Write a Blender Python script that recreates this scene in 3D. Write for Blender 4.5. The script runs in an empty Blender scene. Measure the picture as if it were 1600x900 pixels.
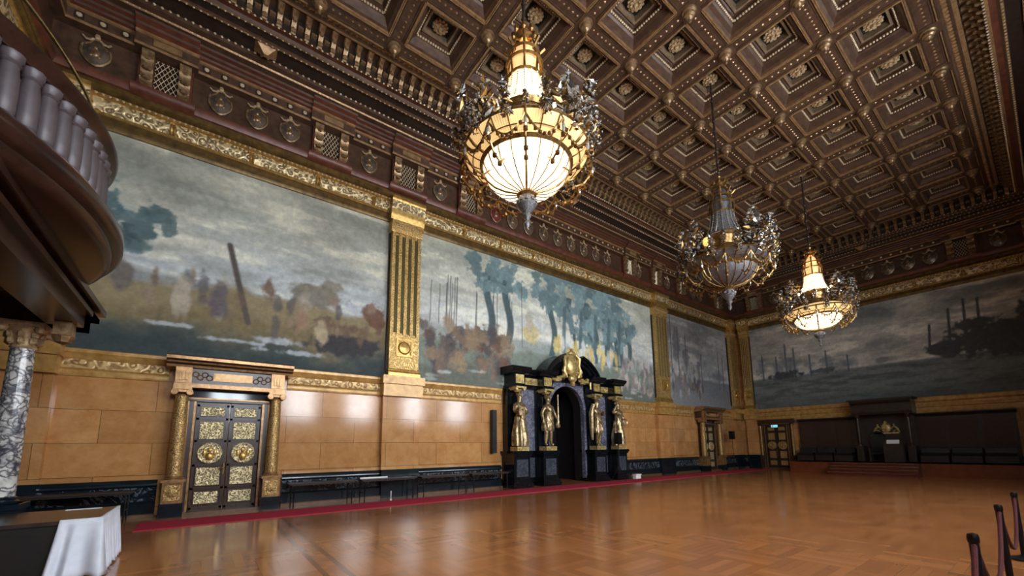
import bpy, bmesh, math, random
import numpy as np
from mathutils import Vector, Matrix
random.seed(7)
PI = math.pi
S = bpy.context.scene
COL = S.collection

# ------------------------------------------------------------------ camera, world, exposure
cd = bpy.data.cameras.new('camera'); cam = bpy.data.objects.new('camera', cd); COL.objects.link(cam)
cd.sensor_fit = 'HORIZONTAL'; cd.sensor_width = 36.0; cd.lens = 36.0 * 638.57 / 1600.0
cd.shift_y = 0.1; cd.clip_start = 0.05; cd.clip_end = 200
_r = Vector((0.7984, -0.602, -0.0112)); _u = Vector((-0.0744, -0.1171, 0.9903)); _f = Vector((0.5975, 0.7899, 0.1383))
cam.matrix_world = Matrix(((_r.x, _u.x, -_f.x, 0.0), (_r.y, _u.y, -_f.y, -14.306), (_r.z, _u.z, -_f.z, 1.65), (0, 0, 0, 1)))
S.camera = cam
S.view_settings.view_transform = 'Standard'; S.view_settings.look = 'None'
S.view_settings.gamma = 1.0; S.view_settings.use_curve_mapping = False
S.view_settings.exposure = 0.0
S.cycles.use_denoising = True
S.cycles.max_bounces = 8; S.cycles.diffuse_bounces = 5; S.cycles.glossy_bounces = 4
S.cycles.sample_clamp_indirect = 6.0
W = bpy.data.worlds.new('world'); S.world = W; W.use_nodes = True
W.node_tree.nodes['Background'].inputs[0].default_value = (0.55, 0.65, 0.85, 1)
W.node_tree.nodes['Background'].inputs[1].default_value = 0.25
WINDOW_L = 28.0          # daylight on the window panes
BOWL_L = 3.2             # lit chandelier glass
BULB_W = 190.0           # watts of the lamps inside a lit chandelier
X0, X1, Y0, Y1, ZC = -4.1, 32.24, -17.1, 0.0, 13.62

# ------------------------------------------------------------------ materials
def srgb(c):
    return tuple((v / 12.92 if v <= 0.04045 else ((v + 0.055) / 1.055) ** 2.4) for v in c)
def hx(r, g, b): return srgb((r / 255, g / 255, b / 255))
MATS = {}
def new_mat(name):
    m = bpy.data.materials.new(name); m.use_nodes = True; MATS[name] = m
    nt = m.node_tree; return m, nt, nt.nodes['Principled BSDF']
def N(nt, t, **kw):
    n = nt.nodes.new(t)
    for k, v in kw.items():
        if hasattr(n, k): setattr(n, k, v)
        else: n.inputs[k.replace('_', ' ')].default_value = v
    return n
def L(nt, a, b): nt.links.new(a, b)
def mth(nt, op, a, b=None, c=None):
    n = nt.nodes.new('ShaderNodeMath'); n.operation = op
    for i, v in enumerate((a, b, c)):
        if v is None: continue
        if isinstance(v, (int, float)): n.inputs[i].default_value = v
        else: nt.links.new(v, n.inputs[i])
    return n.outputs[0]
def mixc(nt, f, a, b, mode='MIX'):
    n = nt.nodes.new('ShaderNodeMix'); n.data_type = 'RGBA'; n.blend_type = mode
    for s, v in ((n.inputs[0], f), (n.inputs[6], a), (n.inputs[7], b)):
        if isinstance(v, (int, float)): s.default_value = v
        elif isinstance(v, tuple): s.default_value = (*v[:3], 1)
        else: nt.links.new(v, s)
    return n.outputs[2]
def ramp(nt, f, stops):
    n = nt.nodes.new('ShaderNodeValToRGB')
    while len(n.color_ramp.elements) < len(stops): n.color_ramp.elements.new(0.5)
    for e, (p, c) in zip(n.color_ramp.elements, stops):
        e.position = p; e.color = (*c[:3], 1) if isinstance(c, tuple) else (c, c, c, 1)
    nt.links.new(f, n.inputs[0]); return n.outputs[0]
def coords(nt, scale=(1, 1, 1)):
    tc = nt.nodes.new('ShaderNodeTexCoord'); mp = nt.nodes.new('ShaderNodeMapping')
    mp.inputs['Scale'].default_value = scale; nt.links.new(tc.outputs['Object'], mp.inputs[0]); return mp.outputs[0]

def simple(name, col, rough=0.5, metal=0.0, col2=None, nscale=6.0, bump=0.0, bscale=None, stretch=(1, 1, 1), coat=0.0, spec=0.5):
    m, nt, b = new_mat(name)
    v = coords(nt, stretch)
    nz = N(nt, 'ShaderNodeTexNoise', Scale=nscale, Detail=5.0, Roughness=0.6); L(nt, v, nz.inputs['Vector'])
    c2 = col2 or tuple(x * 0.72 for x in col)
    L(nt, ramp(nt, nz.outputs[0], [(0.32, c2), (0.68, col)]), b.inputs['Base Color'])
    b.inputs['Roughness'].default_value = rough; b.inputs['Metallic'].default_value = metal
    b.inputs['Specular IOR Level'].default_value = spec; b.inputs['Coat Weight'].default_value = coat
    if bump:
        n2 = N(nt, 'ShaderNodeTexNoise', Scale=bscale or nscale * 3, Detail=3.0); L(nt, v, n2.inputs['Vector'])
        bp = N(nt, 'ShaderNodeBump', Strength=bump, Distance=0.02); L(nt, n2.outputs[0], bp.inputs['Height']); L(nt, bp.outputs[0], b.inputs['Normal'])
    return m
def relief(name, dark, light, scale, rough=0.38, metal=0.75, depth=0.03, strength=0.8):
    """carved and gilt ornament: swirling ridges of bright gold over a dark ground"""
    m, nt, b = new_mat(name)
    v = coords(nt)
    n0 = N(nt, 'ShaderNodeTexNoise', Scale=scale * 0.6, Detail=2.0); L(nt, v, n0.inputs['Vector'])
    ad = nt.nodes.new('ShaderNodeVectorMath'); ad.operation = 'MULTIPLY_ADD'
    L(nt, n0.outputs[1], ad.inputs[0]); ad.inputs[1].default_value = (0.6 / scale,) * 3; L(nt, v, ad.inputs[2])
    vo = N(nt, 'ShaderNodeTexVoronoi', Scale=scale); vo.feature = 'SMOOTH_F1'; L(nt, ad.outputs[0], vo.inputs['Vector'])
    wv = mth(nt, 'SINE', mth(nt, 'MULTIPLY', vo.outputs['Distance'], 16.0))
    h = mth(nt, 'MULTIPLY_ADD', wv, 0.5, 0.5)
    nf = N(nt, 'ShaderNodeTexNoise', Scale=scale * 3.5, Detail=4.0); L(nt, v, nf.inputs['Vector'])
    hh = mth(nt, 'ADD', mth(nt, 'MULTIPLY', h, 0.55), mth(nt, 'MULTIPLY', nf.outputs[0], 0.5))
    L(nt, ramp(nt, hh, [(0.2, dark), (0.75, light)]), b.inputs['Base Color'])
    b.inputs['Roughness'].default_value = rough; b.inputs['Metallic'].default_value = metal
    bp = N(nt, 'ShaderNodeBump', Strength=strength, Distance=depth); L(nt, h, bp.inputs['Height']); L(nt, bp.outputs[0], b.inputs['Normal'])
    return m
def emit(name, col, s, vary=0.0, vscale=20.0):
    m, nt, b = new_mat(name)
    b.inputs['Base Color'].default_value = (*col, 1); b.inputs['Roughness'].default_value = 0.3
    b.inputs['Emission Color'].default_value = (*col, 1); b.inputs['Emission Strength'].default_value = s
    if vary:
        vo = N(nt, 'ShaderNodeTexVoronoi', Scale=vscale); L(nt, coords(nt), vo.inputs['Vector'])
        L(nt, mth(nt, 'MULTIPLY', mth(nt, 'SUBTRACT', 1.25, mth(nt, 'MULTIPLY', vo.outputs['Distance'], vary)), s), b.inputs['Emission Strength'])
    return m
def emit_grid(name, col, s, na, nz, zcut=None, low=0.35):
    """glass sewn with bead rows: a lattice of darker gaps round the axis and up the height"""
    m, nt, b = new_mat(name)
    tc = nt.nodes.new('ShaderNodeTexCoord'); sp = nt.nodes.new('ShaderNodeSeparateXYZ'); L(nt, tc.outputs['Object'], sp.inputs[0])
    an = mth(nt, 'MULTIPLY', mth(nt, 'ARCTAN2', sp.outputs[1], sp.outputs[0]), na / (2 * PI))
    fa = mth(nt, 'ABSOLUTE', mth(nt, 'SUBTRACT', mth(nt, 'FRACT', an), 0.5)); fz = mth(nt, 'ABSOLUTE', mth(nt, 'SUBTRACT', mth(nt, 'FRACT', mth(nt, 'MULTIPLY', sp.outputs[2], nz)), 0.5))
    k = mth(nt, 'MULTIPLY', ramp(nt, fa, [(0.25, 1.0), (0.42, 0.0)]), ramp(nt, fz, [(0.25, 1.0), (0.42, 0.0)]))
    f = mth(nt, 'MULTIPLY_ADD', k, 1.0 - low, low)
    if zcut: f = mth(nt, 'MAXIMUM', f, ramp(nt, mth(nt, 'MULTIPLY', mth(nt, 'SUBTRACT', zcut, sp.outputs[2]), 6.0), [(0.0, 0.0), (1.0, 1.0)]))
    b.inputs['Base Color'].default_value = (*col, 1); b.inputs['Roughness'].default_value = 0.3
    b.inputs['Emission Color'].default_value = (*col, 1); L(nt, mth(nt, 'MULTIPLY', f, s), b.inputs['Emission Strength'])
    return m
def slab_marble(name, axis, base, dark, light, joint, bw, bh, rough, vein=0.0, z0=0.0):
    """polished marble cut in blocks, joints on a brick grid; axis is the wall's long direction"""
    m, nt, b = new_mat(name)
    tc = nt.nodes.new('ShaderNodeTexCoord'); sp = nt.nodes.new('ShaderNodeSeparateXYZ'); L(nt, tc.outputs['Object'], sp.inputs[0])
    cb = nt.nodes.new('ShaderNodeCombineXYZ'); L(nt, sp.outputs[axis], cb.inputs[0]); L(nt, mth(nt, 'SUBTRACT', sp.outputs[2], z0), cb.inputs[1])
    br = N(nt, 'ShaderNodeTexBrick', Scale=1.0, Mortar_Size=0.008, Brick_Width=bw, Row_Height=bh, Mortar_Smooth=0.1)
    br.inputs['Color1'].default_value = (0.75, 0.75, 0.75, 1); br.inputs['Color2'].default_value = (1, 1, 1, 1); br.inputs['Mortar'].default_value = (0.35, 0.35, 0.35, 1)
    L(nt, cb.outputs[0], br.inputs['Vector'])
    nz = N(nt, 'ShaderNodeTexNoise', Scale=1.6, Detail=9.0, Roughness=0.72, Distortion=0.2); L(nt, tc.outputs['Object'], nz.inputs['Vector'])
    c = ramp(nt, nz.outputs[0], [(0.3, dark), (0.5, base), (0.72, light)])
    if vein:
        nv = N(nt, 'ShaderNodeTexNoise', Scale=vein, Detail=7.0, Roughness=0.7, Distortion=2.0); L(nt, tc.outputs['Object'], nv.inputs['Vector'])
        k = mth(nt, 'ABSOLUTE', mth(nt, 'SUBTRACT', nv.outputs[0], 0.5))
        c = mixc(nt, ramp(nt, k, [(0.0, 0.75), (0.035, 0.0)]), c, light)
    c = mixc(nt, 1.0, c, br.outputs[0], 'MULTIPLY')
    L(nt, c, b.inputs['Base Color'])
    b.inputs['Roughness'].default_value = rough
    bp = N(nt, 'ShaderNodeBump', Strength=0.25, Distance=0.01, invert=True); L(nt, br.outputs['Fac'], bp.inputs['Height']); L(nt, bp.outputs[0], b.inputs['Normal'])
    return m
def veined(name, base, vein, scale, rough, width=0.05):
    m, nt, b = new_mat(name)
    v = coords(nt)
    nv = N(nt, 'ShaderNodeTexNoise', Scale=scale, Detail=8.0, Roughness=0.7, Distortion=1.5); L(nt, v, nv.inputs['Vector'])
    k = mth(nt, 'ABSOLUTE', mth(nt, 'SUBTRACT', nv.outputs[0], 0.5))
    L(nt, mixc(nt, ramp(nt, k, [(0.0, 0.9), (width, 0.0)]), base, vein), b.inputs['Base Color'])
    b.inputs['Roughness'].default_value = rough
    return m

amber_x = slab_marble('amber_marble_along', 0, hx(200, 144, 88), hx(180, 120, 66), hx(216, 164, 108), 0, 2.05, 0.82, 0.13, z0=1.05)
amber_y = slab_marble('amber_marble_across', 1, hx(200, 144, 88), hx(180, 120, 66), hx(216, 164, 108), 0, 2.05, 0.82, 0.13, z0=1.05)
ledge_m = simple('pale_gold_stone', hx(205, 160, 92), 0.3, 0.15, hx(160, 116, 58), 5)
ledge_rel = relief('ledge_ornament', hx(135, 100, 58), hx(214, 178, 120), 7.0, 0.4, 0.3, 0.02, 0.5)
dado_m = veined('green_black_marble', hx(22, 30, 36), hx(120, 130, 138), 2.2, 0.14, 0.03)
dado_d = simple('dark_green_stone', hx(20, 34, 40), 0.18, 0, hx(12, 20, 26), 3)
plinth_m = simple('brown_stone', hx(112, 82, 56), 0.4, 0, hx(84, 60, 40), 4)
gilt = simple('gilt', hx(222, 182, 108), 0.36, 0.75, hx(164, 126, 64), 9, 0.25)
gilt_rel = relief('gilt_relief', hx(124, 100, 66), hx(232, 208, 158), 7.0, 0.42, 0.5, 0.03, 0.8)
gilt_fine = relief('gilt_fine_relief', hx(160, 124, 68), hx(232, 194, 124), 15.0, 0.42, 0.6, 0.012, 0.6)
olive = simple('olive_gold_moulding', hx(128, 100, 54), 0.42, 0.5, hx(80, 62, 32), 5)
wood = simple('carved_brown_wood', hx(96, 68, 50), 0.4, 0.1, hx(64, 44, 32), 5, 0.2, stretch=(1, 1, 1))
balc_dark = simple('dark_wood_and_shade', hx(26, 18, 15), 0.5, 0.0, hx(16, 12, 10), 4)  # shade under the balcony put into the colour; also the dark table front
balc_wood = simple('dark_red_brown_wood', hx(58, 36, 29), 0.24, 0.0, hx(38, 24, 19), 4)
wood_red = simple('red_brown_wood', hx(118, 66, 46), 0.38, 0.1, hx(80, 42, 30), 4)
wood_dk = simple('dark_brown_wood', hx(58, 42, 34), 0.4, 0.0, hx(36, 26, 20), 6)
wood_lip = simple('bronzed_moulding', hx(184, 146, 102), 0.32, 0.4, hx(132, 98, 64), 7)
pale_lip = simple('pale_moulding', hx(164, 140, 112), 0.4, 0.3, hx(120, 98, 76), 7)
bead_m = simple('silvery_bead', hx(244, 226, 194), 0.3, 0.35, hx(214, 186, 146), 9)
teal = simple('black_green_ground', hx(34, 38, 34), 0.55, 0.0, hx(20, 23, 21), 5)
rosette_m = simple('dull_gilt_carving', hx(216, 188, 146), 0.36, 0.2, hx(158, 128, 92), 14, 0.3)
console_m = simple('dull_gold_console', hx(176, 144, 104), 0.34, 0.5, hx(104, 78, 52), 9)
black_m = veined('black_marble', hx(14, 17, 20), hx(40, 46, 52), 3.0, 0.13, 0.015)
violet_m = veined('grey_violet_marble', hx(88, 88, 104), hx(178, 178, 190), 2.6, 0.16, 0.022)
slate_m = veined('dark_slate_marble', hx(54, 58, 66), hx(104, 108, 116), 3.0, 0.16, 0.02)
statue_m = simple('gilt_bronze', hx(204, 178, 134), 0.3, 0.7, hx(96, 78, 54), 8, 0.5)
gold_pan = simple('yellow_gilt_panel', hx(232, 208, 142), 0.35, 0.5, hx(150, 118, 58), 8, 0.3)
dark_void = simple('passage_shade_timber', hx(34, 28, 26), 0.6, 0.0, hx(22, 18, 17), 4)  # passage timber and inner jamb, coloured dark for the shade inside
door_wood = simple('dark_walnut', hx(72, 50, 40), 0.28, 0.0, hx(46, 30, 24), 8, stretch=(4, 4, 0.6))
door_gold = relief('fretted_gold_panel', hx(84, 66, 42), hx(250, 230, 178), 19.0, 0.45, 0.4, 0.015, 0.7)
col_gold = relief('patterned_bronze', hx(92, 68, 38), hx(204, 166, 106), 30.0, 0.34, 0.6, 0.008, 0.6)
frame_m = simple('bronze_frame', hx(176, 134, 88), 0.3, 0.5, hx(116, 82, 50), 8)
lintel_m = simple('polished_dark_stone', hx(50, 52, 62), 0.08, 0.0, hx(34, 36, 44), 5)
carpet_m = simple('crimson_carpet', hx(178, 56, 74), 0.95, 0.0, hx(154, 44, 60), 40, 0.3, 120, spec=0.1)
table_m = simple('table_laminate_brown', hx(66, 54, 50), 0.25, 0.0, hx(48, 40, 38), 6)
metal_d = simple('dark_metal', hx(40, 36, 36), 0.4, 0.6, hx(28, 26, 26), 8)
cloth_m = simple('white_cloth', hx(226, 228, 236), 0.8, 0.0, hx(208, 211, 222), 5, spec=0.2)
paper_m = simple('white_paper', hx(236, 236, 232), 0.7, 0.0, hx(226, 226, 222), 5)
black_pl = simple('black_plastic', hx(18, 18, 20), 0.45, 0.0, hx(12, 12, 14), 20)
leather = simple('black_leather', hx(28, 26, 26), 0.42, 0.0, hx(22, 21, 21), 9, 0.2)
stud_m = simple('steel_stud', hx(210, 210, 210), 0.2, 0.9, hx(180, 180, 180), 9)
rope_m = simple('red_rope', hx(84, 12, 18), 0.9, 0.0, hx(58, 8, 12), 60, 0.4, 90)
brass_m = simple('polished_brass', hx(206, 176, 120), 0.2, 0.9, hx(160, 130, 80), 6)
steel_m = simple('grey_baluster', hx(84, 73, 75), 0.45, 0.0, hx(66, 57, 59), 5)
white_wall = simple('pale_plaster', hx(150, 128, 100), 0.7, 0, hx(130, 108, 84), 3)
mural_dk = simple('canvas_edge', hx(70, 66, 60), 0.8)
red_shield = simple('red_shield', hx(126, 50, 52), 0.35, 0.2, hx(88, 32, 36), 6)
shield_m = simple('brown_silver_shield', hx(120, 104, 92), 0.3, 0.4, hx(70, 58, 50), 5)
crystal_off = simple('grey_crystal', hx(126, 122, 122), 0.15, 0.25, hx(70, 66, 66), 30, 0.6, 60)
glint = simple('clear_crystal', hx(240, 236, 226), 0.08, 0.6, hx(170, 160, 150), 40)
bronze = simple('chandelier_bronze', hx(178, 140, 84), 0.3, 0.8, hx(96, 70, 40), 12)
dark_leaf = simple('tarnished_leaf', hx(96, 88, 82), 0.3, 0.5, hx(56, 50, 46), 12)
bowl_on = emit_grid('lit_glass_beads', (1.0, 0.84, 0.56), BOWL_L, 160, 28, 7.02, 0.3)
tent_on = emit_grid('lit_crystal_strings', (1.0, 0.76, 0.42), 3.0, 30, 0.2, None, 0.22)
skirt_on = emit_grid('lit_amber_beads', (1.0, 0.66, 0.28), 1.15, 160, 60, None, 0.3)
bulb_on = emit('lamp_bulb', (1.0, 0.82, 0.55), 14.0)
amber_bulb = emit('amber_bulb', (1.0, 0.62, 0.16), 1.0)
exit_on = emit('exit_sign_face', (0.25, 0.80, 0.95), 0.9)
pane_m = emit('window_daylight', (0.84, 0.92, 1.0), WINDOW_L)

def marble_white():
    m, nt, b = new_mat('breccia_marble')
    v = coords(nt)
    n0 = N(nt, 'ShaderNodeTexNoise', Scale=4.0, Detail=4.0); L(nt, v, n0.inputs['Vector'])
    ad = nt.nodes.new('ShaderNodeVectorMath'); ad.operation = 'MULTIPLY_ADD'
    L(nt, n0.outputs[1], ad.inputs[0]); ad.inputs[1].default_value = (0.5,) * 3; L(nt, v, ad.inputs[2])
    vo = N(nt, 'ShaderNodeTexVoronoi', Scale=7.5); vo.feature = 'DISTANCE_TO_EDGE'; L(nt, ad.outputs[0], vo.inputs['Vector'])
    vc = N(nt, 'ShaderNodeTexVoronoi', Scale=7.5); L(nt, ad.outputs[0], vc.inputs['Vector'])
    nb = N(nt, 'ShaderNodeTexNoise', Scale=5.0, Detail=5.0); L(nt, v, nb.inputs['Vector'])
    cell = ramp(nt, nb.outputs[0], [(0.35, hx(104, 102, 110)), (0.48, hx(196, 190, 184)), (0.7, hx(226, 222, 214))])
    L(nt, mixc(nt, ramp(nt, vo.outputs['Distance'], [(0.02, 0.9), (0.2, 0.0)]), cell, hx(52, 52, 64)), b.inputs['Base Color'])
    b.inputs['Roughness'].default_value = 0.2
    return m
breccia = marble_white()

def parquet():
    m, nt, b = new_mat('oak_parquet')
    tc = nt.nodes.new('ShaderNodeTexCoord'); sp = nt.nodes.new('ShaderNodeSeparateXYZ'); L(nt, tc.outputs['Object'], sp.inputs[0])
    cs, ps = 0.78, 0.13
    px = mth(nt, 'DIVIDE', sp.outputs[0], cs); py = mth(nt, 'DIVIDE', sp.outputs[1], cs)
    cx = mth(nt, 'FLOOR', px); cy = mth(nt, 'FLOOR', py)
    par = mth(nt, 'FLOORED_MODULO', mth(nt, 'ADD', cx, cy), 2.0)
    along = mth(nt, 'ADD', mth(nt, 'MULTIPLY', par, sp.outputs[0]), mth(nt, 'MULTIPLY', mth(nt, 'SUBTRACT', 1.0, par), sp.outputs[1]))
    pl = mth(nt, 'FLOOR', mth(nt, 'DIVIDE', along, ps))
    cb = nt.nodes.new('ShaderNodeCombineXYZ'); L(nt, cx, cb.inputs[0]); L(nt, cy, cb.inputs[1]); L(nt, pl, cb.inputs[2])
    wn = nt.nodes.new('ShaderNodeTexWhiteNoise'); wn.noise_dimensions = '3D'; L(nt, cb.outputs[0], wn.inputs['Vector'])
    tone = mth(nt, 'ADD', mth(nt, 'MULTIPLY', wn.outputs['Value'], 0.75), mth(nt, 'MULTIPLY', par, 0.12))
    gr = N(nt, 'ShaderNodeTexNoise', Scale=5.0, Detail=4.0); L(nt, tc.outputs['Object'], gr.inputs['Vector'])
    tone = mth(nt, 'ADD', mth(nt, 'MULTIPLY', tone, 0.75), mth(nt, 'MULTIPLY', gr.outputs[0], 0.25))
    c = ramp(nt, tone, [(0.1, hx(145, 89, 50)), (0.5, hx(160, 101, 58)), (0.9, hx(175, 114, 68))])
    fr = mth(nt, 'FRACT', mth(nt, 'DIVIDE', along, ps))
    seam = mth(nt, 'MINIMUM', fr, mth(nt, 'SUBTRACT', 1.0, fr))
    fx = mth(nt, 'FRACT', px); fy = mth(nt, 'FRACT', py)
    s2 = mth(nt, 'MINIMUM', mth(nt, 'MINIMUM', fx, mth(nt, 'SUBTRACT', 1.0, fx)), mth(nt, 'MINIMUM', fy, mth(nt, 'SUBTRACT', 1.0, fy)))
    k = mth(nt, 'MAXIMUM', ramp(nt, seam, [(0.0, 0.25), (0.04, 0.0)]), ramp(nt, s2, [(0.0, 0.3), (0.008, 0.0)]))
    # inlaid border lines that cross the hall
    for xx in (1.45, 1.72):
        d = mth(nt, 'ABSOLUTE', mth(nt, 'SUBTRACT', sp.outputs[0], xx))
        k = mth(nt, 'MAXIMUM', k, ramp(nt, d, [(0.035, 0.75), (0.04, 0.0)]))
    L(nt, mixc(nt, k, c, hx(70, 38, 18)), b.inputs['Base Color'])
    rn = N(nt, 'ShaderNodeTexNoise', Scale=1.2, Detail=4.0); L(nt, tc.outputs['Object'], rn.inputs['Vector'])
    L(nt, ramp(nt, rn.outputs[0], [(0.3, 0.12), (0.7, 0.2)]), b.inputs['Roughness'])
    bn = mth(nt, 'ADD', mth(nt, 'MULTIPLY', wn.outputs['Value'], 1.0), mth(nt, 'MULTIPLY', gr.outputs[0], 0.3))
    bp = N(nt, 'ShaderNodeBump', Strength=0.05, Distance=0.01); L(nt, bn, bp.inputs['Height']); L(nt, bp.outputs[0], b.inputs['Normal'])
    b.inputs['Specular IOR Level'].default_value = 0.6
    return m
floor_m = parquet()

# ------------------------------------------------------------------ mesh builder
class MB:
    def __init__(self, T=None): self.v = []; self.f = []; self.m = []; self.T = T
    def pt(self, p):
        self.v.append(self.T(*p) if self.T else tuple(p)); return len(self.v) - 1
    def face(self, idx, m=0): self.f.append(tuple(idx)); self.m.append(m)
    def quad(self, a, b, c, d, m=0): self.face([self.pt(p) for p in (a, b, c, d)], m)
    def box(self, x0, x1, y0, y1, z0, z1, m=0):
        i = [self.pt(p) for p in ((x0, y0, z0), (x1, y0, z0), (x1, y1, z0), (x0, y1, z0), (x0, y0, z1), (x1, y0, z1), (x1, y1, z1), (x0, y1, z1))]
        for q in ((0, 3, 2, 1), (4, 5, 6, 7), (0, 1, 5, 4), (1, 2, 6, 5), (2, 3, 7, 6), (3, 0, 4, 7)): self.face([i[k] for k in q], m)
    def loft(self, rings, m=0, closed=True, caps=True):
        ix = [[self.pt(p) for p in r] for r in rings]
        n = len(ix[0])
        for a, b in zip(ix, ix[1:]):
            for k in range(n if closed else n - 1): self.face((a[k], a[(k + 1) % n], b[(k + 1) % n], b[k]), m)
        if caps and closed: self.face(ix[0][::-1], m); self.face(ix[-1], m)
    def lathe(self, prof, c=(0, 0, 0), n=16, m=0, ax='z', a0=0.0, a1=2 * PI, ripple=None, caps=False):
        full = abs(a1 - a0 - 2 * PI) < 1e-6
        k = n if full else n + 1
        rings = []
        for r, h in prof:
            ring = []
            for j in range(k):
                a = a0 + (a1 - a0) * j / n
                rr = r * (1 + (ripple(a, h) if ripple else 0))
                p, q = rr * math.cos(a), rr * math.sin(a)
                ring.append({'z': (c[0] + p, c[1] + q, c[2] + h), 'y': (c[0] + p, c[1] + h, c[2] + q), 'x': (c[0] + h, c[1] + p, c[2] + q)}[ax])
            rings.append(ring)
        self.loft(rings, m, full, caps and full)
    def ball(self, c, r, n=6, m=0, sz=(1, 1, 1)):
        top = self.pt((c[0], c[1], c[2] + r * sz[2])); bot = self.pt((c[0], c[1], c[2] - r * sz[2]))
        rows = []
        h = max(2, n // 2)
        for i in range(1, h):
            t = PI * i / h
            rows.append([self.pt((c[0] + r * sz[0] * math.sin(t) * math.cos(2 * PI * j / n), c[1] + r * sz[1] * math.sin(t) * math.sin(2 * PI * j / n), c[2] + r * sz[2] * math.cos(t))) for j in range(n)])
        for j in range(n):
            k = (j + 1) % n
            self.face((top, rows[0][j], rows[0][k]), m); self.face((bot, rows[-1][k], rows[-1][j]), m)
            for a, b in zip(rows, rows[1:]): self.face((a[j], b[j], b[k], a[k]), m)
    def tube(self, pts, r, n=6, m=0):
        pts = [Vector(p) for p in pts]; rings = []
        up0 = None
        for i, p in enumerate(pts):
            d = (pts[min(i + 1, len(pts) - 1)] - pts[max(i - 1, 0)])
            d = d.normalized() if d.length > 1e-9 else Vector((0, 0, 1))
            ref = Vector((0, 0, 1)) if abs(d.z) < 0.95 else Vector((1, 0, 0))
            if up0 is not None and abs(up0.dot(d)) < 0.95: ref = up0
            s = d.cross(ref).normalized(); u = s.cross(d).normalized(); up0 = u
            rr = r[i] if isinstance(r, (list, tuple)) else r
            rings.append([tuple(p + (s * math.cos(2 * PI * k / n) + u * math.sin(2 * PI * k / n)) * rr) for k in range(n)])
        self.loft(rings, m)
    def sweep(self, prof, u0, u1, ms=0, mitre=(0, 0), closed=False):
        """profile of (d, z) swept along u; mitre adds d at an end so that corners meet"""
        a = [(u0 + mitre[0] * d, d, z) for d, z in prof]; b = [(u1 - mitre[1] * d, d, z) for d, z in prof]
        ia = [self.pt(p) for p in a]; ib = [self.pt(p) for p in b]
        n = len(prof)
        for k in range(n if closed else n - 1):
            self.face((ia[k], ib[k], ib[(k + 1) % n], ia[(k + 1) % n]), ms[k] if isinstance(ms, (list, tuple)) else ms)
        if not mitre[0]: self.face(ia, ms if isinstance(ms, int) else ms[0])
        if not mitre[1]: self.face(ib[::-1], ms if isinstance(ms, int) else ms[0])
    def build(self, name, mats, parent=None, smooth=True, angle=38):
        me = bpy.data.meshes.new(name); me.from_pydata(self.v, [], self.f)
        for m in (mats if isinstance(mats, (list, tuple)) else [mats]): me.materials.append(m)
        me.polygons.foreach_set('material_index', self.m)
        me.polygons.foreach_set('use_smooth', [smooth] * len(self.f))
        me.update()
        if smooth: me.set_sharp_from_angle(angle=math.radians(angle))
        o = bpy.data.objects.new(name, me); COL.objects.link(o)
        if parent is not None: o.parent = parent
        return o
def tag(o, label, cat, group=None, kind=None):
    o['label'] = label; o['category'] = cat
    if group: o['group'] = group
    if kind: o['kind'] = kind
    return o
def thing(name, label, cat, group=None, kind=None, loc=(0, 0, 0), rz=0.0):
    o = bpy.data.objects.new(name, None); COL.objects.link(o); o.empty_display_size = 0.2
    o.location = loc; o.rotation_euler = (0, 0, rz)
    return tag(o, label, cat, group, kind)
def copy_tree(o, parent=None):
    c = o.copy(); COL.objects.link(c)
    if parent is not None: c.parent = parent
    for ch in list(o.children): copy_tree(ch, c)
    return c
def inst(src, parent, loc=None, rz=None, scale=None, mtx=None):
    c = src.copy(); COL.objects.link(c); c.parent = parent
    if loc is not None: c.location = loc
    if rz is not None: c.rotation_euler = (0, 0, rz)
    if scale is not None: c.scale = scale
    if mtx is not None: c.matrix_local = mtx
    return c
# wall frames: u along the wall, d out of the wall into the hall, z up
TL = lambda u, d, z: (u, -d, z)
TF = lambda u, d, z: (X1 - d, -u, z)
TR = lambda u, d, z: (u, Y0 + d, z)
TN = lambda u, d, z: (X0 + d, -u, z)
LEN = {'left': (X0, X1), 'right': (X0, X1), 'far': (0.0, 17.1), 'near': (0.0, 17.1)}
TW = {'left': TL, 'right': TR, 'far': TF, 'near': TN}

# ------------------------------------------------------------------ the shell
b = MB(); b.box(X0 - 0.4, X1 + 0.4, Y0 - 0.4, Y1 + 2.6, -0.3, 0.0)
tag(b.build('floor', floor_m, smooth=False), 'polished oak parquet floor of the whole hall', 'floor', kind='structure')
PC, PH = 13.88, 1.12      # portal centre and half width of its archway
b = MB(TL)
b.box(X0 - 0.4, PC - 1.5, -0.4, 0, 0, 15.2); b.box(PC + 1.5, X1 + 0.4, -0.4, 0, 0, 15.2); b.box(PC - 1.5, PC + 1.5, -0.4, 0, 5.0, 15.2)
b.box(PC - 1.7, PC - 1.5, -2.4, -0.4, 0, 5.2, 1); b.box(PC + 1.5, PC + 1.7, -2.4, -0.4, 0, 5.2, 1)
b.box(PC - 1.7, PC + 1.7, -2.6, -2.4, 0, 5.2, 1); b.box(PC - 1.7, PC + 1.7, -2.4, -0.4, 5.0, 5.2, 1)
wl = b.build('wall_left', [amber_x, dark_void], smooth=False)
tag(wl, 'long wall faced below in polished amber marble blocks', 'wall', kind='structure')
b = MB(TF); b.box(0, 17.1, -0.4, 0, 0, 15.2)
tag(b.build('wall_far', amber_y, smooth=False), 'end wall with amber marble beside the dark panelling', 'wall', kind='structure')
b = MB(TN); b.box(0, 17.1, -0.4, 0, 0, 15.2)
tag(b.build('wall_near', wood_dk, smooth=False), 'end wall behind the balcony', 'wall', kind='structure')
WX = [1.2, 5.3, 9.4, 13.6, 17.7]; WHW = 0.98; WZ0, WZ1 = 3.75, 8.9
b = MB(TR)
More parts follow.
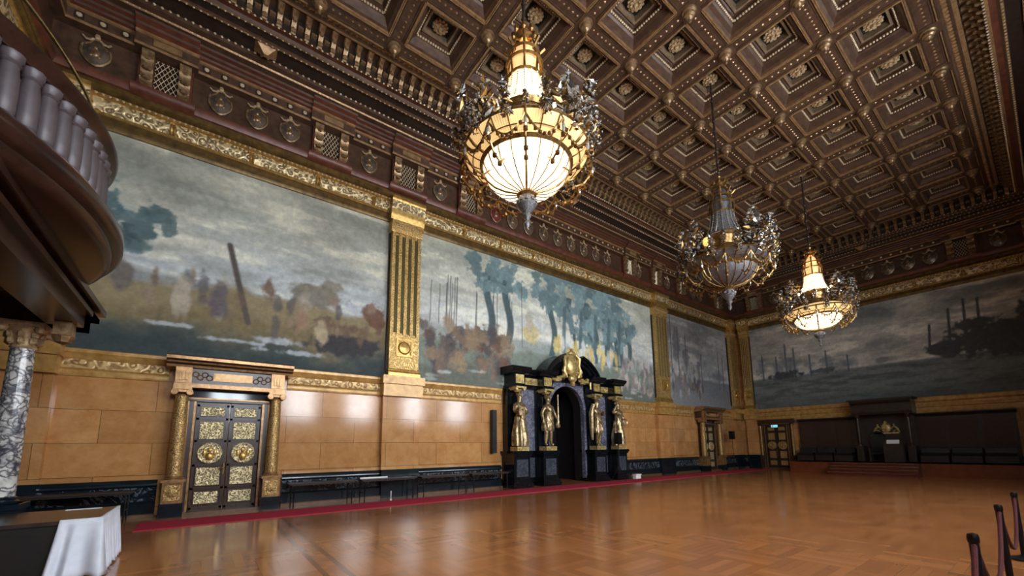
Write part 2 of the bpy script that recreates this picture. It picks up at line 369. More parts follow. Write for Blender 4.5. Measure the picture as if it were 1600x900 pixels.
b.box(X0 - 0.4, X1 + 0.4, -0.4, 0, 0, WZ0); b.box(X0 - 0.4, X1 + 0.4, -0.4, 0, WZ1, 15.2)
e = [X0 - 0.4] + [v for w in WX for v in (w - WHW, w + WHW)] + [X1 + 0.4]
for k in range(0, len(e), 2): b.box(e[k], e[k + 1], -0.4, 0, WZ0, WZ1)
tag(b.build('wall_right', white_wall, smooth=False), 'window wall opposite the murals', 'wall', kind='structure')
for k, w in enumerate(WX):
    t = thing('window_%d' % (k + 1), 'tall daylit window in the wall opposite the murals, number %d along' % (k + 1), 'window', kind='structure')
    b = MB(TR)
    for u in (w - WHW, w - 0.04, w + WHW - 0.08): b.box(u, u + 0.08, -0.32, -0.2, WZ0, WZ1)
    for z in (WZ0, 5.4, 7.1, WZ1 - 0.08): b.box(w - WHW, w + WHW, -0.31, -0.21, z, z + 0.08)
    b.build('window_frame', wood_dk, t, False)
    b = MB(TR); b.box(w - WHW, w + WHW, -0.36, -0.33, WZ0, WZ1); b.build('pane', pane_m, t, False)

# ------------------------------------------------------------------ coffered ceiling
BX, BY = 9.9435, -3.6945; DX, DY = 2.06833, 1.94307
I0, I1, J1 = -5, 9, 5
b = MB(); b.box(X0 - 0.4, X1 + 0.4, Y0 - 0.4, Y1 + 0.4, 14.45, 14.7, 0)
xa, xb = BX + I0 * DX, BX + I1 * DX; ya, yb = BY, BY - J1 * DY
HB = 0.25
def beam(b, x0, x1, y0, y1, along):
    """ceiling beam with raised edge fillets and a row of small square studs"""
    b.box(x0, x1, y0, y1, ZC, 14.46, 0)
    if along == 'x':
        for yy in (y0 + 0.01, y1 - 0.04): b.box(x0, x1, yy, yy + 0.03, ZC - 0.045, ZC, 1)
        for yy in (y0 + 0.075, y1 - 0.1): b.box(x0, x1, yy, yy + 0.025, ZC - 0.022, ZC, 0)
        ln = x1 - x0; n = int(ln / 0.165)
        for k in range(n):
            c = x0 + (k + 0.5) * ln / n; m = (y0 + y1) / 2
            b.ball((c, m, ZC), 0.042, 4, 1, (1, 1, 0.7))
    else:
        for xx in (x0 + 0.01, x1 - 0.04): b.box(xx, xx + 0.03, y0, y1, ZC - 0.045, ZC, 1)
        for xx in (x0 + 0.075, x1 - 0.1): b.box(xx, xx + 0.025, y0, y1, ZC - 0.022, ZC, 0)
        ln = y1 - y0; n = int(ln / 0.165)
        for k in range(n):
            c = y0 + (k + 0.5) * ln / n; m = (x0 + x1) / 2
            b.ball((m, c, ZC), 0.042, 4, 1, (1, 1, 0.7))
for j in range(J1 + 1):
    y = BY - j * DY
    for i in range(I0, I1):
        x = BX + i * DX; beam(b, x + HB, x + DX - HB, y - HB, y + HB, 'x')
for i in range(I0, I1 + 1):
    x = BX + i * DX
    for j in range(J1):
        y = BY - j * DY; beam(b, x - HB, x + HB, y - DY + HB, y - HB, 'y')
for i in range(I0, I1 + 1):
    for j in range(J1 + 1):
        x, y = BX + i * DX, BY - j * DY; b.box(x - HB, x + HB, y - HB, y + HB, ZC - 0.02, 14.46, 0)
ceil = b.build('ceiling', [wood, wood_lip, rosette_m], smooth=False)
tag(ceil, 'deep coffered brown timber ceiling with gilt studs and pendant bosses', 'ceiling', kind='structure')
def coffer_mesh():
    b = MB(); hx_, hy_ = DX / 2 - HB, DY / 2 - HB
    def R(k, z): return [(-hx_ + k, -hy_ + k, z), (hx_ - k, -hy_ + k, z), (hx_ - k, hy_ - k, z), (-hx_ + k, hy_ - k, z)]
    rings = [(0.0, ZC + 0.02), (0.0, ZC - 0.03), (0.028, ZC - 0.03), (0.035, ZC + 0.03), (0.10, ZC + 0.06), (0.17, ZC + 0.20), (0.22, ZC + 0.24), (0.235, ZC + 0.31), (0.26, ZC + 0.33), (0.27, ZC + 0.42), (0.34, ZC + 0.46), (0.35, ZC + 0.40), (0.41, ZC + 0.40), (0.42, ZC + 0.60)]
    ms = [1, 1, 1, 0, 0, 0, 0, 0, 0, 0, 3, 3, 3]
    for (k0, z0), (k1, z1), m in zip(rings, rings[1:], ms): b.loft([R(k0, z0), R(k1, z1)], m, True, False)
    b.face([b.pt(p) for p in R(0.42, ZC + 0.60)], 4)
    # rows of beads round the slope
    k, z = 0.245, ZC + 0.30
    for s in (-1, 1):
        n = 13; ln = 2 * (hx_ - k)
        for q in range(n): b.ball((-hx_ + k + ln * (q + 0.5) / n, s * (hy_ - k), z), 0.036, 6, 2)
        n = 12; ln = 2 * (hy_ - k)
        for q in range(n): b.ball((s * (hx_ - k), -hy_ + k + ln * (q + 0.5) / n, z), 0.036, 6, 2)
    return b
def rosette_mesh():
    b = MB()
    for r, n, z, s in ((0.20, 12, 0.0, 0.05), (0.13, 9, -0.05, 0.05)):
        for q in range(n):
            a = 2 * PI * q / n
            b.ball((r * math.cos(a), r * math.sin(a), z), s, 6, 0, (1, 1, 0.8))
    b.ball((0, 0, -0.09), 0.06, 8); b.lathe([(0.0, -0.04), (0.19, -0.02), (0.19, 0.12)], n=16)
    return b
cof = coffer_mesh().build('coffer', [wood, wood_lip, bead_m, pale_lip, teal], ceil, True, 25)
ros = rosette_mesh().build('rosette', rosette_m, cof); ros.location = (0, 0, ZC + 0.47)
bs = MB(); bs.lathe([(0.0, -0.36), (0.035, -0.34), (0.045, -0.30), (0.025, -0.27), (0.08, -0.23), (0.10, -0.20), (0.085, -0.17), (0.14, -0.14), (0.155, -0.10), (0.135, -0.08), (0.19, -0.05), (0.2, -0.02), (0.2, 0.0)], n=14)
boss = bs.build('pendant_boss', console_m, ceil)
first = True
for i in range(I0, I1):
    for j in range(J1):
        c = cof if first else inst(cof, ceil)
        c.location = (BX + (i + 0.5) * DX, BY - (j + 0.5) * DY, 0)
        if not first: inst(ros, c)
        first = False
first = True
for i in range(I0, I1 + 1):
    for j in range(J1 + 1):
        c = boss if first else inst(boss, ceil)
        c.location = (BX + i * DX, BY - j * DY, ZC - 0.02); first = False

# ------------------------------------------------------------------ cornice, frieze, gold band on each wall
CONS = {'left': [(-1.94, -1.14), (2.39, 3.2), (5.13, 6.04), (7.97, 8.79), (18.73, 19.51), (21.4, 22.08), (24.17, 24.85), (29.0, 29.75)],
        'far': [(1.6, 2.4), (4.2, 4.98), (11.98, 12.76), (14.6, 15.4)], 'right': [], 'near': []}
def console_mesh(T, u, w=0.13):
    b = MB(T); prof = []
    for z, d in ((11.44, 0.47), (11.5, 0.5), (11.54, 0.46), (11.6, 0.56), (11.68, 0.6), (11.76, 0.55), (11.8, 0.5), (11.86, 0.56), (11.96, 0.6), (12.04, 0.54), (12.08, 0.52), (12.16, 0.62), (12.26, 0.65), (12.33, 0.6), (12.36, 0.64), (12.48, 0.66)): prof.append((d, z))
    prof = [(0.3, 11.44)] + prof + [(0.3, 12.48)]
    b.sweep(prof, u - w, u + w)
    for z in (11.68, 11.96, 12.25):
        b.ball((u, 0.6, z), 0.09, 6, 0, (1.3, 0.8, 0.8))
    return b
def bracket_mesh():
    b = MB()
    prof = [(0, 0), (0.02, 0.04), (0.08, 0.05), (0.10, 0.10), (0.06, 0.14), (0.08, 0.18), (0.16, 0.24), (0.20, 0.30), (0.17, 0.34), (0.24, 0.40), (0.34, 0.44), (0.34, 0.50), (-0.05, 0.5), (-0.05, 0)]
    b.sweep(prof, -0.06, 0.06, 0, closed=False)
    b.box(-0.085, 0.085, -0.05, 0.36, 0.44, 0.50)
    b.ball((0, 0.07, 0.10), 0.06, 6, 0, (1.2, 1, 1)); b.ball((0, 0.19, 0.29), 0.065, 6, 0, (1.2, 1, 1))
    b.box(0.10, 0.24, 0.0, 0.12, 0.2, 0.26)
    return b
bracket_src = None
tn = 1
for side in ('left', 'far', 'right', 'near'):
    T = TW[side]; u0, u1 = LEN[side]; mt = (1, 1)
    cap = {'left': 'mural wall', 'far': 'end wall', 'right': 'window wall', 'near': 'balcony wall'}[side]
    # gilt band
    b = MB(T)
    b.sweep([(0.0, 10.12), (0.10, 10.12), (0.13, 10.18), (0.13, 10.28), (0.2, 10.36), (0.2, 10.42)], u0, u1, 1, mt)
    b.sweep([(0.2, 10.42), (0.22, 10.44), (0.22, 10.50), (0.19, 10.52)], u0, u1, 2, mt)
    b.sweep([(0.19, 10.52), (0.25, 10.62), (0.27, 10.80), (0.25, 10.86)], u0, u1, 0, mt)
    b.sweep([(0.25, 10.86), (0.30, 10.89), (0.30, 10.97), (0.26, 11.0)], u0, u1, 2, mt)
    n = int((u1 - u0) / 0.13) if side in ('left', 'far') else 0
    for k in range(n): b.ball((u0 + (k + 0.5) * (u1 - u0) / n, 0.31, 10.93), 0.04, 5, 3)
    if side in ('left', 'far'):
        n = int((u1 - u0) / 1.9)
        for k in range(n + 1):      # bound leaf rings across the band
            c = u0 + 0.9 + k * 1.9
            if c < u1 - 0.6: b.lathe([(0.17, -0.07), (0.22, -0.04), (0.2, 0.0), (0.22, 0.04), (0.17, 0.07)], (c, 0.12, 10.69), 12, 2, 'x')
    tag(b.build('trim_%d' % tn, [gilt_rel, olive, gilt, bead_m]), 'gilt relief band with bead row under the %s frieze' % cap, 'moulding', kind='structure'); tn += 1
    # wooden frieze and cornice
    b = MB(T)
    b.sweep([(0.2, 11.0), (0.28, 11.02), (0.36, 11.10), (0.36, 11.16), (0.40, 11.20)], u0, u1, 3, mt)
    b.sweep([(0.40, 11.20), (0.46, 11.22), (0.52, 11.34), (0.52, 11.42), (0.34, 11.45)], u0, u1, 1, mt)
    b.sweep([(0.34, 11.45), (0.34, 12.46)], u0, u1, 5, mt)
    b.sweep([(0.34, 12.46), (0.58, 12.48), (0.60, 12.54), (0.60, 12.78), (0.64, 12.80), (0.64, 12.86)], u0, u1, [0, 2, 0, 2, 2], mt)
    b.sweep([(0.64, 12.86), (0.72, 12.88), (0.74, 12.94), (0.82, 12.96), (0.84, 13.02), (0.95, 13.04), (0.97, 13.10), (1.15, 13.12), (1.18, 13.16)], u0, u1, [1, 0, 1, 0, 1, 0, 0, 2], mt)
    b.sweep([(1.18, 13.16), (1.35, 13.18), (1.36, 13.30), (1.92, 13.30), (1.93, 13.22), (2.0, 13.22), (2.0, 13.30), (2.28, 13.32), (2.3, 13.24), (2.36, 13.24)], u0, u1, [0, 0, 4, 0, 2, 0, 4, 0, 2], mt)
    b.sweep([(2.36, 13.24), (2.42, 13.30), (2.55, 13.30), (2.62, 13.26), (2.66, 13.26), (2.66, 13.76), (3.06, 13.78), (3.06, 13.70), (3.16, 13.68), (3.24, 13.72), (3.34, 13.70), (3.40, 13.62), (3.45, 13.62), (3.45, 14.46)], u0, u1, [0, 1, 2, 0, 4, 0, 2, 2, 0, 2, 0, 0, 0], mt)
    if side != 'near':
        for d, z, sp, r in ((1.19, 13.13, 0.12, 0.022), (1.38, 13.27, 0.16, 0.04), (1.965, 13.20, 0.15, 0.03), (2.33, 13.22, 0.15, 0.03), (2.64, 13.24, 0.14, 0.035)):
            n = int((u1 - u0 - 2 * d) / sp)
            for k in range(n): b.ball((u0 + d + (k + 0.5) * (u1 - u0 - 2 * d) / n, d, z), r, 5 if r > 0.03 else 4, 6)
        n = int((u1 - u0 - 6.2) / 0.16)
        for k in range(n): b.ball((u0 + 3.1 + (k + 0.5) * (u1 - u0 - 6.2) / n, 3.29, 13.69), 0.07, 5, 2, (0.8, 1, 0.6))
        # studs on the band above the shields, except over the consoles
        n = int((u1 - u0 - 1.2) / 0.43)
        for k in range(n):
            c = u0 + 0.6 + (k + 0.5) * (u1 - u0 - 1.2) / n
            if any(a - 0.25 < c < e_ + 0.25 for a, e_ in CONS[side]): continue
            b.box(c - 0.09, c + 0.09, 0.59, 0.615, 12.57, 12.75, 4); b.ball((c, 0.62, 12.66), 0.065, 7, 6, (1, 0.6, 1))
        for c in ((0.66, 13.3, 25.9) if side != 'far' else (8.55,)):          # small pyramid drops under the soffit
            if True:
                b.loft([[(c - 0.28, 1.42, 13.3), (c + 0.28, 1.42, 13.3), (c + 0.28, 1.9, 13.3), (c - 0.28, 1.9, 13.3)], [(c - 0.05, 1.6, 13.08), (c + 0.05, 1.6, 13.08), (c + 0.05, 1.72, 13.08), (c - 0.05, 1.72, 13.08)]], 2)
    # the frieze breaks forward over each pair of consoles
    for a, e_ in CONS[side]:
        q0, q1 = a - 0.28, e_ + 0.28
        b.sweep([(0.3, 11.18), (0.50, 11.20), (0.56, 11.24), (0.63, 11.34), (0.63, 11.43), (0.3, 11.46)], q0, q1, [1] * 6)
        b.sweep([(0.3, 12.46), (0.74, 12.48), (0.76, 12.54), (0.76, 12.80), (0.80, 12.82), (0.80, 12.88), (0.92, 12.93), (0.94, 12.99), (1.06, 13.04), (1.08, 13.10), (0.3, 13.12)], q0, q1, [0, 2, 0, 2, 2, 1, 0, 1, 0, 0])
        b.box(a + 0.1, e_ - 0.1, 0.75, 0.785, 12.58, 12.76, 2)
        b.box(a + 0.13, e_ - 0.13, 0.34, 0.36, 11.46, 12.46, 4)
        b.box(q0 + 0.1, a - 0.1, 0.34, 0.50, 11.45, 12.47, 1); b.box(e_ + 0.1, q1 - 0.1, 0.34, 0.50, 11.45, 12.47, 1)
    for a, e_ in (CONS[side] if side != 'near' else []):        # panel fillets either side
        pass
    cor = b.build('trim_%d' % tn, [wood, wood_red, wood_lip, olive, wood_dk, wood, bead_m])
    tag(cor, 'carved brown timber frieze and bracketed cornice above the %s' % cap, 'cornice', kind='structure'); tn += 1
    for a, e_ in CONS[side]:
        for u in (a, e_): console_mesh(T, u).build('console', console_m, cor)
        gb = MB(T); ga, ge = a + 0.15, e_ - 0.15
        for k in range(-4, 9):
            for sgn in (-1, 1):
                pts = []
                for zz in (11.5, 12.42):
                    uu = ga + k * 0.11 + (zz - 11.5) * 0.55 * (1 if sgn > 0 else -1) + (0 if sgn > 0 else 0.3)
                    pts.append((uu, zz))
                (ua, za), (ub, zb_) = pts
                # clip to the opening
                ts = [0.0, 1.0]
                for lim in (ga, ge):
                    if abs(ub - ua) > 1e-6:
                        t = (lim - ua) / (ub - ua)
                        if 0 < t < 1: ts.append(t)
                ts.sort()
                for t0, t1 in zip(ts, ts[1:]):
                    mid = ua + (ub - ua) * (t0 + t1) / 2
                    if ga <= mid <= ge and t1 - t0 > 0.02:
                        gb.tube([(ua + (ub - ua) * t, 0.45, za + (zb_ - za) * t) for t in (t0, t1)], 0.009, 4)
        if gb.f: gb.build('grille', bead_m, cor)
    if side == 'near': continue
    n = int((u1 - u0 - 5.4) / 0.345)
    if bracket_src is None: bracket_src = bracket_mesh().build('bracket', console_m, cor)
    nb = 0
    for k in range(n):
        u = u0 + 2.7 + (k + 0.5) * (u1 - u0 - 5.4) / n
        if side == 'left' and u < -1.5: continue
        if side == 'right' and (u < 8.0 or u > 30): continue
        x, y, z = T(u, 2.66, 13.26)
        rz = {'left': PI, 'far': PI / 2, 'right': 0.0}[side]
        if side == 'left' and nb == 0: br = bracket_src
        else: br = inst(bracket_src, cor)
        br.location = (x, y, z); br.rotation_euler = (0, 0, rz); nb += 1

# shields hanging on the frieze
def shield_mesh():
    b = MB(); W_, H_ = 0.30, 0.40
    out = []
    for k in range(28):
        t = 2 * PI * k / 28
        x = math.sin(t); z = math.cos(t)
        w = W_ * (1.0 if z > -0.2 else (1 - 0.25 * ((-z - 0.2) / 0.8) ** 2))
        zz = z * H_
        if z > 0.55 and 0.25 < abs(x) < 0.8: zz -= 0.10
        out.append((x * w, zz))
    r0 = [(x, 0.0, z) for x, z in out]; r1 = [(x, 0.05, z) for x, z in out]; r2 = [(x * 0.9, 0.065, z * 0.9) for x, z in out]
    r3 = [(x * 0.84, 0.045, z * 0.84) for x, z in out]; r4 = [(x * 0.45, 0.085, z * 0.45) for x, z in out]
    b.loft([r0, r1], 0, True, False); b.loft([r1, r2, r3], 1, True, False); b.loft([r3, r4], 0, True, False); b.face([b.pt(p) for p in r4], 0)
    b.face([b.pt(p) for p in r0], 0)
    return b
def crest_mesh():
    b = MB()
    b.ball((0, 0.07, 0.42), 0.07, 8, 0, (0.9, 0.7, 1.3))
    for s in (-1, 1):
        b.tube([(s * 0.06, 0.06, 0.36), (s * 0.12, 0.08, 0.28), (s * 0.2, 0.08, 0.27), (s * 0.27, 0.07, 0.34)], [0.03, 0.032, 0.03, 0.02], 6)
    return b
ORD = ['first', 'second', 'third', 'fourth', 'fifth', 'sixth', 'seventh', 'eighth', 'ninth', 'tenth', 'eleventh', 'twelfth']
sh0 = thing('carved_shield', 'x', 'shield', 'carved shields on the timber frieze')
sh0b = shield_mesh().build('shield_plate', [shield_m, console_m], sh0); sh0c = crest_mesh().build('crest', rosette_m, sh0)
em = MB(); em.ball((0, 0.09, -0.05), 0.1, 8, 0, (1, 0.4, 1.2)); em.ball((0, 0.10, 0.09), 0.05, 6, 0, (1, 0.5, 1)); em.ball((-0.08, 0.085, -0.14), 0.04, 6, 0, (1, .5, 1)); em.ball((0.08, 0.085, -0.14), 0.04, 6, 0, (1, .5, 1))
sh0e = em.build('emblem', console_m, sh0)
red_plate = None
mid = [9.74, 10.66, 11.6, 12.56, 13.5, 14.44, 15.38, 16.33, 17.27]
lay = [('left', -2.95, 'dark carved shield alone on the frieze beside the balcony rail')]
for k, u in enumerate((-0.3, 0.64, 1.55)): lay.append(('left', u, 'brown carved shield, %s from the balcony in the frieze group of three' % ORD[k]))
lay += [('left', 4.12, 'brown carved shield alone between console pairs, just left of the pilaster top'), ('left', 6.98, 'brown carved shield alone between console pairs, just right of the fluted pilaster top')]
for k, u in enumerate(mid): lay.append(('left', u, ('red carved shield first in the long row above the central mural' if k == 0 else 'brown carved shield, %s from the left in the long row above the central mural' % ORD[k])))
lay += [('left', 20.1, 'small carved shield alone above the far end of the central mural'), ('left', 23.1, 'small carved shield alone between consoles above the smallest mural')]
for k, u in enumerate((26.2, 27.1)): lay.append(('left', u, 'small carved shield, %s from the left near the far corner of the mural wall' % ORD[k]))
lay.append(('far', 3.3, 'carved shield alone on the end wall frieze nearest the far corner'))
for k, u in enumerate((5.8, 6.68, 7.58, 8.48, 9.41, 10.29, 11.18)): lay.append(('far', u, 'dim carved shield, %s of seven from the left on the end wall frieze' % ORD[k]))
lay.append(('far', 13.67, 'dim carved shield alone at the right of the end wall frieze'))
for k, (side, u, lab) in enumerate(lay):
    s = sh0 if k == 0 else copy_tree(sh0)
    s.location = TW[side](u, 0.345, 11.97); s.rotation_euler = (0, 0, PI if side == 'left' else PI / 2)
    s['label'] = lab
    if lab.startswith('red'):
        c = [q for q in s.children if q.name.startswith('shield_plate')][0]
        c.data = c.data.copy(); c.data.materials[0] = red_shield

# ------------------------------------------------------------------ lower wall: dado, ledge
DOORS_L = [(0.59, 1.30), (27.2, 1.30)]
GAPS = [(0.59 - 1.42, 0.59 + 1.42), (PC - 3.78, PC + 3.78), (27.2 - 1.42, 27.2 + 1.42)]
def runs(u0, u1, gaps):
    r = []; a = u0
    for g0, g1 in gaps:
        if g0 > a: r.append((a, g0))
        a = max(a, g1)
    if u1 > a: r.append((a, u1))
    return r
def dado(T, rs, side):
    b = MB(T)
    for a, e_ in rs:
        b.sweep([(0, 0), (0.26, 0), (0.26, 0.07), (0.20, 0.09)], a, e_, 2)
        b.sweep([(0.20, 0.07), (0.20, 0.34), (0.15, 0.38), (0.14, 0.40)], a, e_, 1)
        b.sweep([(0.14, 0.40), (0.14, 0.74)], a, e_, 0)
        b.sweep([(0.14, 0.74), (0.18, 0.78), (0.18, 0.84), (0.12, 0.92), (0.0, 0.93)], a, e_, 1)
    o = b.build('baseboard_%s' % side, [dado_m, dado_d, plinth_m])
    tag(o, {'left': 'dark green marble dado along the mural wall', 'far': 'dark green marble dado at the foot of the end wall'}[side], 'dado', kind='structure')
    b = MB(T)
    for a, e_ in rs: b.sweep([(0.0, 0.93), (0.06, 0.93), (0.07, 1.0), (0.03, 1.04), (0.0, 1.05)], a, e_, 0)
    return b
b = dado(TL, runs(X0, X1, GAPS), 'left')
for a, e_ in runs(X0, X1, [GAPS[0], (PC - 3.7, PC + 3.7), GAPS[2]]):
    b.sweep([(0.0, 3.50), (0.04, 3.51), (0.06, 3.56), (0.04, 3.66), (0.07, 3.70)], a, e_, 1)
    b.sweep([(0.07, 3.70), (0.06, 3.72), (0.06, 3.92)], a, e_, 2)
    b.sweep([(0.06, 3.92), (0.10, 3.96), (0.12, 4.02), (0.17, 4.08), (0.17, 4.16), (0.12, 4.19), (0.0, 4.20)], a, e_, 1)
tag(b.build('trim_%d' % tn, [amber_x, ledge_m, ledge_rel]), 'pale gold stone ledge and skirting beneath the three murals', 'ledge', kind='structure'); tn += 1
FG = [(1.40, 3.62)]
b = dado(TF, [(0, 1.4), (3.62, 17.1)], 'far')
b.sweep([(0.0, 3.30), (0.05, 3.31), (0.07, 3.40), (0.05, 3.60), (0.10, 3.64), (0.10, 3.72), (0.06, 3.76), (0.06, 3.90), (0.13, 3.96), (0.15, 4.14), (0.12, 4.19), (0.0, 4.20)], 0, 17.1, 1)
tag(b.build('trim_%d' % tn, [amber_y, ledge_m, ledge_rel]), 'yellow stone ledge beneath the harbour mural on the end wall', 'ledge', kind='structure'); tn += 1

# ------------------------------------------------------------------ pilasters
def pilaster(T, u, hw, label, full=True):
    t = thing('fluted_pilaster', label, 'pilaster')
    b = MB(T); D = 0.34
    b.box(u - hw - 0.22, u + hw + 0.22, 0, 0.48, 3.93, 4.22); b.box(u - hw - 0.17, u + hw + 0.17, 0, 0.40, 3.5, 3.93)
    b.box(u - hw - 0.12, u + hw + 0.12, 0, 0.22, 0.94, 3.5, 1)
    b.build('pedestal', [ledge_m, amber_x], t)
    b = MB(T); b.box(u - hw - 0.12, u + hw + 0.12, 0, 0.29, 0.0, 0.94); b.build('foot', dado_d, t)
    b = MB(T); b.sweep([(0, 4.22), (D + 0.1, 4.22), (D + 0.1, 4.34), (D + 0.05, 4.40), (D + 0.07, 4.46), (D, 4.5), (0, 4.5)], u - hw - 0.04, u + hw + 0.04); b.build('base', gilt, t)
    b = MB(T)
    b.box(u - hw, u + hw, 0, D - 0.03, 4.5, 10.14)
    nf = 4; w = 2 * hw / (nf * 2 + 1)
    for k in range(nf + 1): b.box(u - hw + 2 * k * w, u - hw + (2 * k + 1) * w, D - 0.03, D + 0.015, 5.75, 9.66)
    sf_ = b.build('shaft', gilt_fine, t, False)
    b = MB(T)
    for sg in (-1, 1): b.box(*sorted((u + sg * hw, u + sg * (hw + 0.045))), 0, 0.14, 4.5, 10.14)
    b.build('reveal_shade_strip', wood_dk, t, False)  # dark colour for the reveal and the shaded return beside the shaft
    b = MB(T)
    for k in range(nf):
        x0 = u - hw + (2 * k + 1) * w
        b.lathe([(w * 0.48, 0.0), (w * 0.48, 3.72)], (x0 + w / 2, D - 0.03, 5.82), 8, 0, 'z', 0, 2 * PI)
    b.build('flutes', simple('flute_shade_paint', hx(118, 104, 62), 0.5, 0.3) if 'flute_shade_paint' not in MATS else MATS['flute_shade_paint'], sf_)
    b = MB(T); m = 0.32
    b.box(u - hw, u + hw, D - 0.03, D + 0.0, 4.5, 5.75, 1)
    for (a, e_, z0, z1) in ((-m, m, 4.95, 5.02), (-m, m, 5.54, 5.61), (-m, -m + 0.07, 5.02, 5.54), (m - 0.07, m, 5.02, 5.54)): b.box(u + a, u + e_, D, D + 0.04, z0, z1)
    b.lathe([(0.0, 0.06), (0.1, 0.05), (0.19, 0.03), (0.21, 0.05), (0.24, 0.0)], (u, D, 5.28), 18, 0, 'y')
    b.build('medallion', [gilt, gilt_fine], t)
    b = MB(T); b.sweep([(0, 9.66), (D + 0.03, 9.66), (D + 0.05, 9.72), (D + 0.05, 9.92), (D + 0.12, 9.98), (D + 0.12, 10.10), (0, 10.12)], u - hw - 0.05, u + hw + 0.05, 0)
    n = 11
    for k in range(n): b.ball((u - hw + (k + 0.5) * 2 * hw / n, D + 0.07, 9.94), 0.04, 5, 1)
    b.build('capital', [gilt_fine, bead_m], t)
    b = MB(T); b.sweep([(0, 10.14), (0.38, 10.14), (0.42, 10.28), (0.46, 10.40), (0.46, 10.52), (0.50, 10.62), (0.51, 10.84), (0.56, 10.90), (0.56, 11.0), (0, 11.02)], u - hw - 0.1, u + hw + 0.1, [0, 0, 0, 0, 1, 1, 0, 0, 0, 0]); b.build('entablature_block', [gilt, gilt_rel], t)
    return t
pilaster(TL, 5.66, 0.56, 'gilt fluted pilaster between the first mural and the central mural')
pilaster(TL, 22.2, 0.62, 'gilt fluted pilaster between the central mural and the smallest mural')
pilaster(TL, 31.5, 0.42, 'dull gilt pilaster on the mural wall in the far corner')
pilaster(TF, 0.98, 0.27, 'dull gilt pilaster on the end wall in the far corner')
pilaster(TL, -3.42, 0.4, 'gilt pilaster on the mural wall behind the balcony')

# ------------------------------------------------------------------ murals: generic painted landscapes
rng = np.random.default_rng(5)
def fbm(nx, nz, fx, fz, oct_=5, seed=0):
    g = np.random.default_rng(seed); out = np.zeros((nz, nx)); amp = 1.0; tot = 0
    for _ in range(oct_):
        kx, kz = int(fx) + 2, int(fz) + 2
        r = g.random((kz + 1, kx + 1))
        xx = np.linspace(0, kx - 1e-6, nx); zz = np.linspace(0, kz - 1e-6, nz)
        xi = xx.astype(int); zi = zz.astype(int); xf = xx - xi; zf = zz - zi
        xf = xf * xf * (3 - 2 * xf); zf = zf * zf * (3 - 2 * zf)
        a = r[zi][:, xi]; b_ = r[zi][:, xi + 1]; c = r[zi + 1][:, xi]; d = r[zi + 1][:, xi + 1]
        out += amp * ((a * (1 - xf) + b_ * xf) * (1 - zf)[:, None] + (c * (1 - xf) + d * xf) * zf[:, None]); tot += amp
        amp *= 0.55; fx *= 2; fz *= 2
    return out / tot
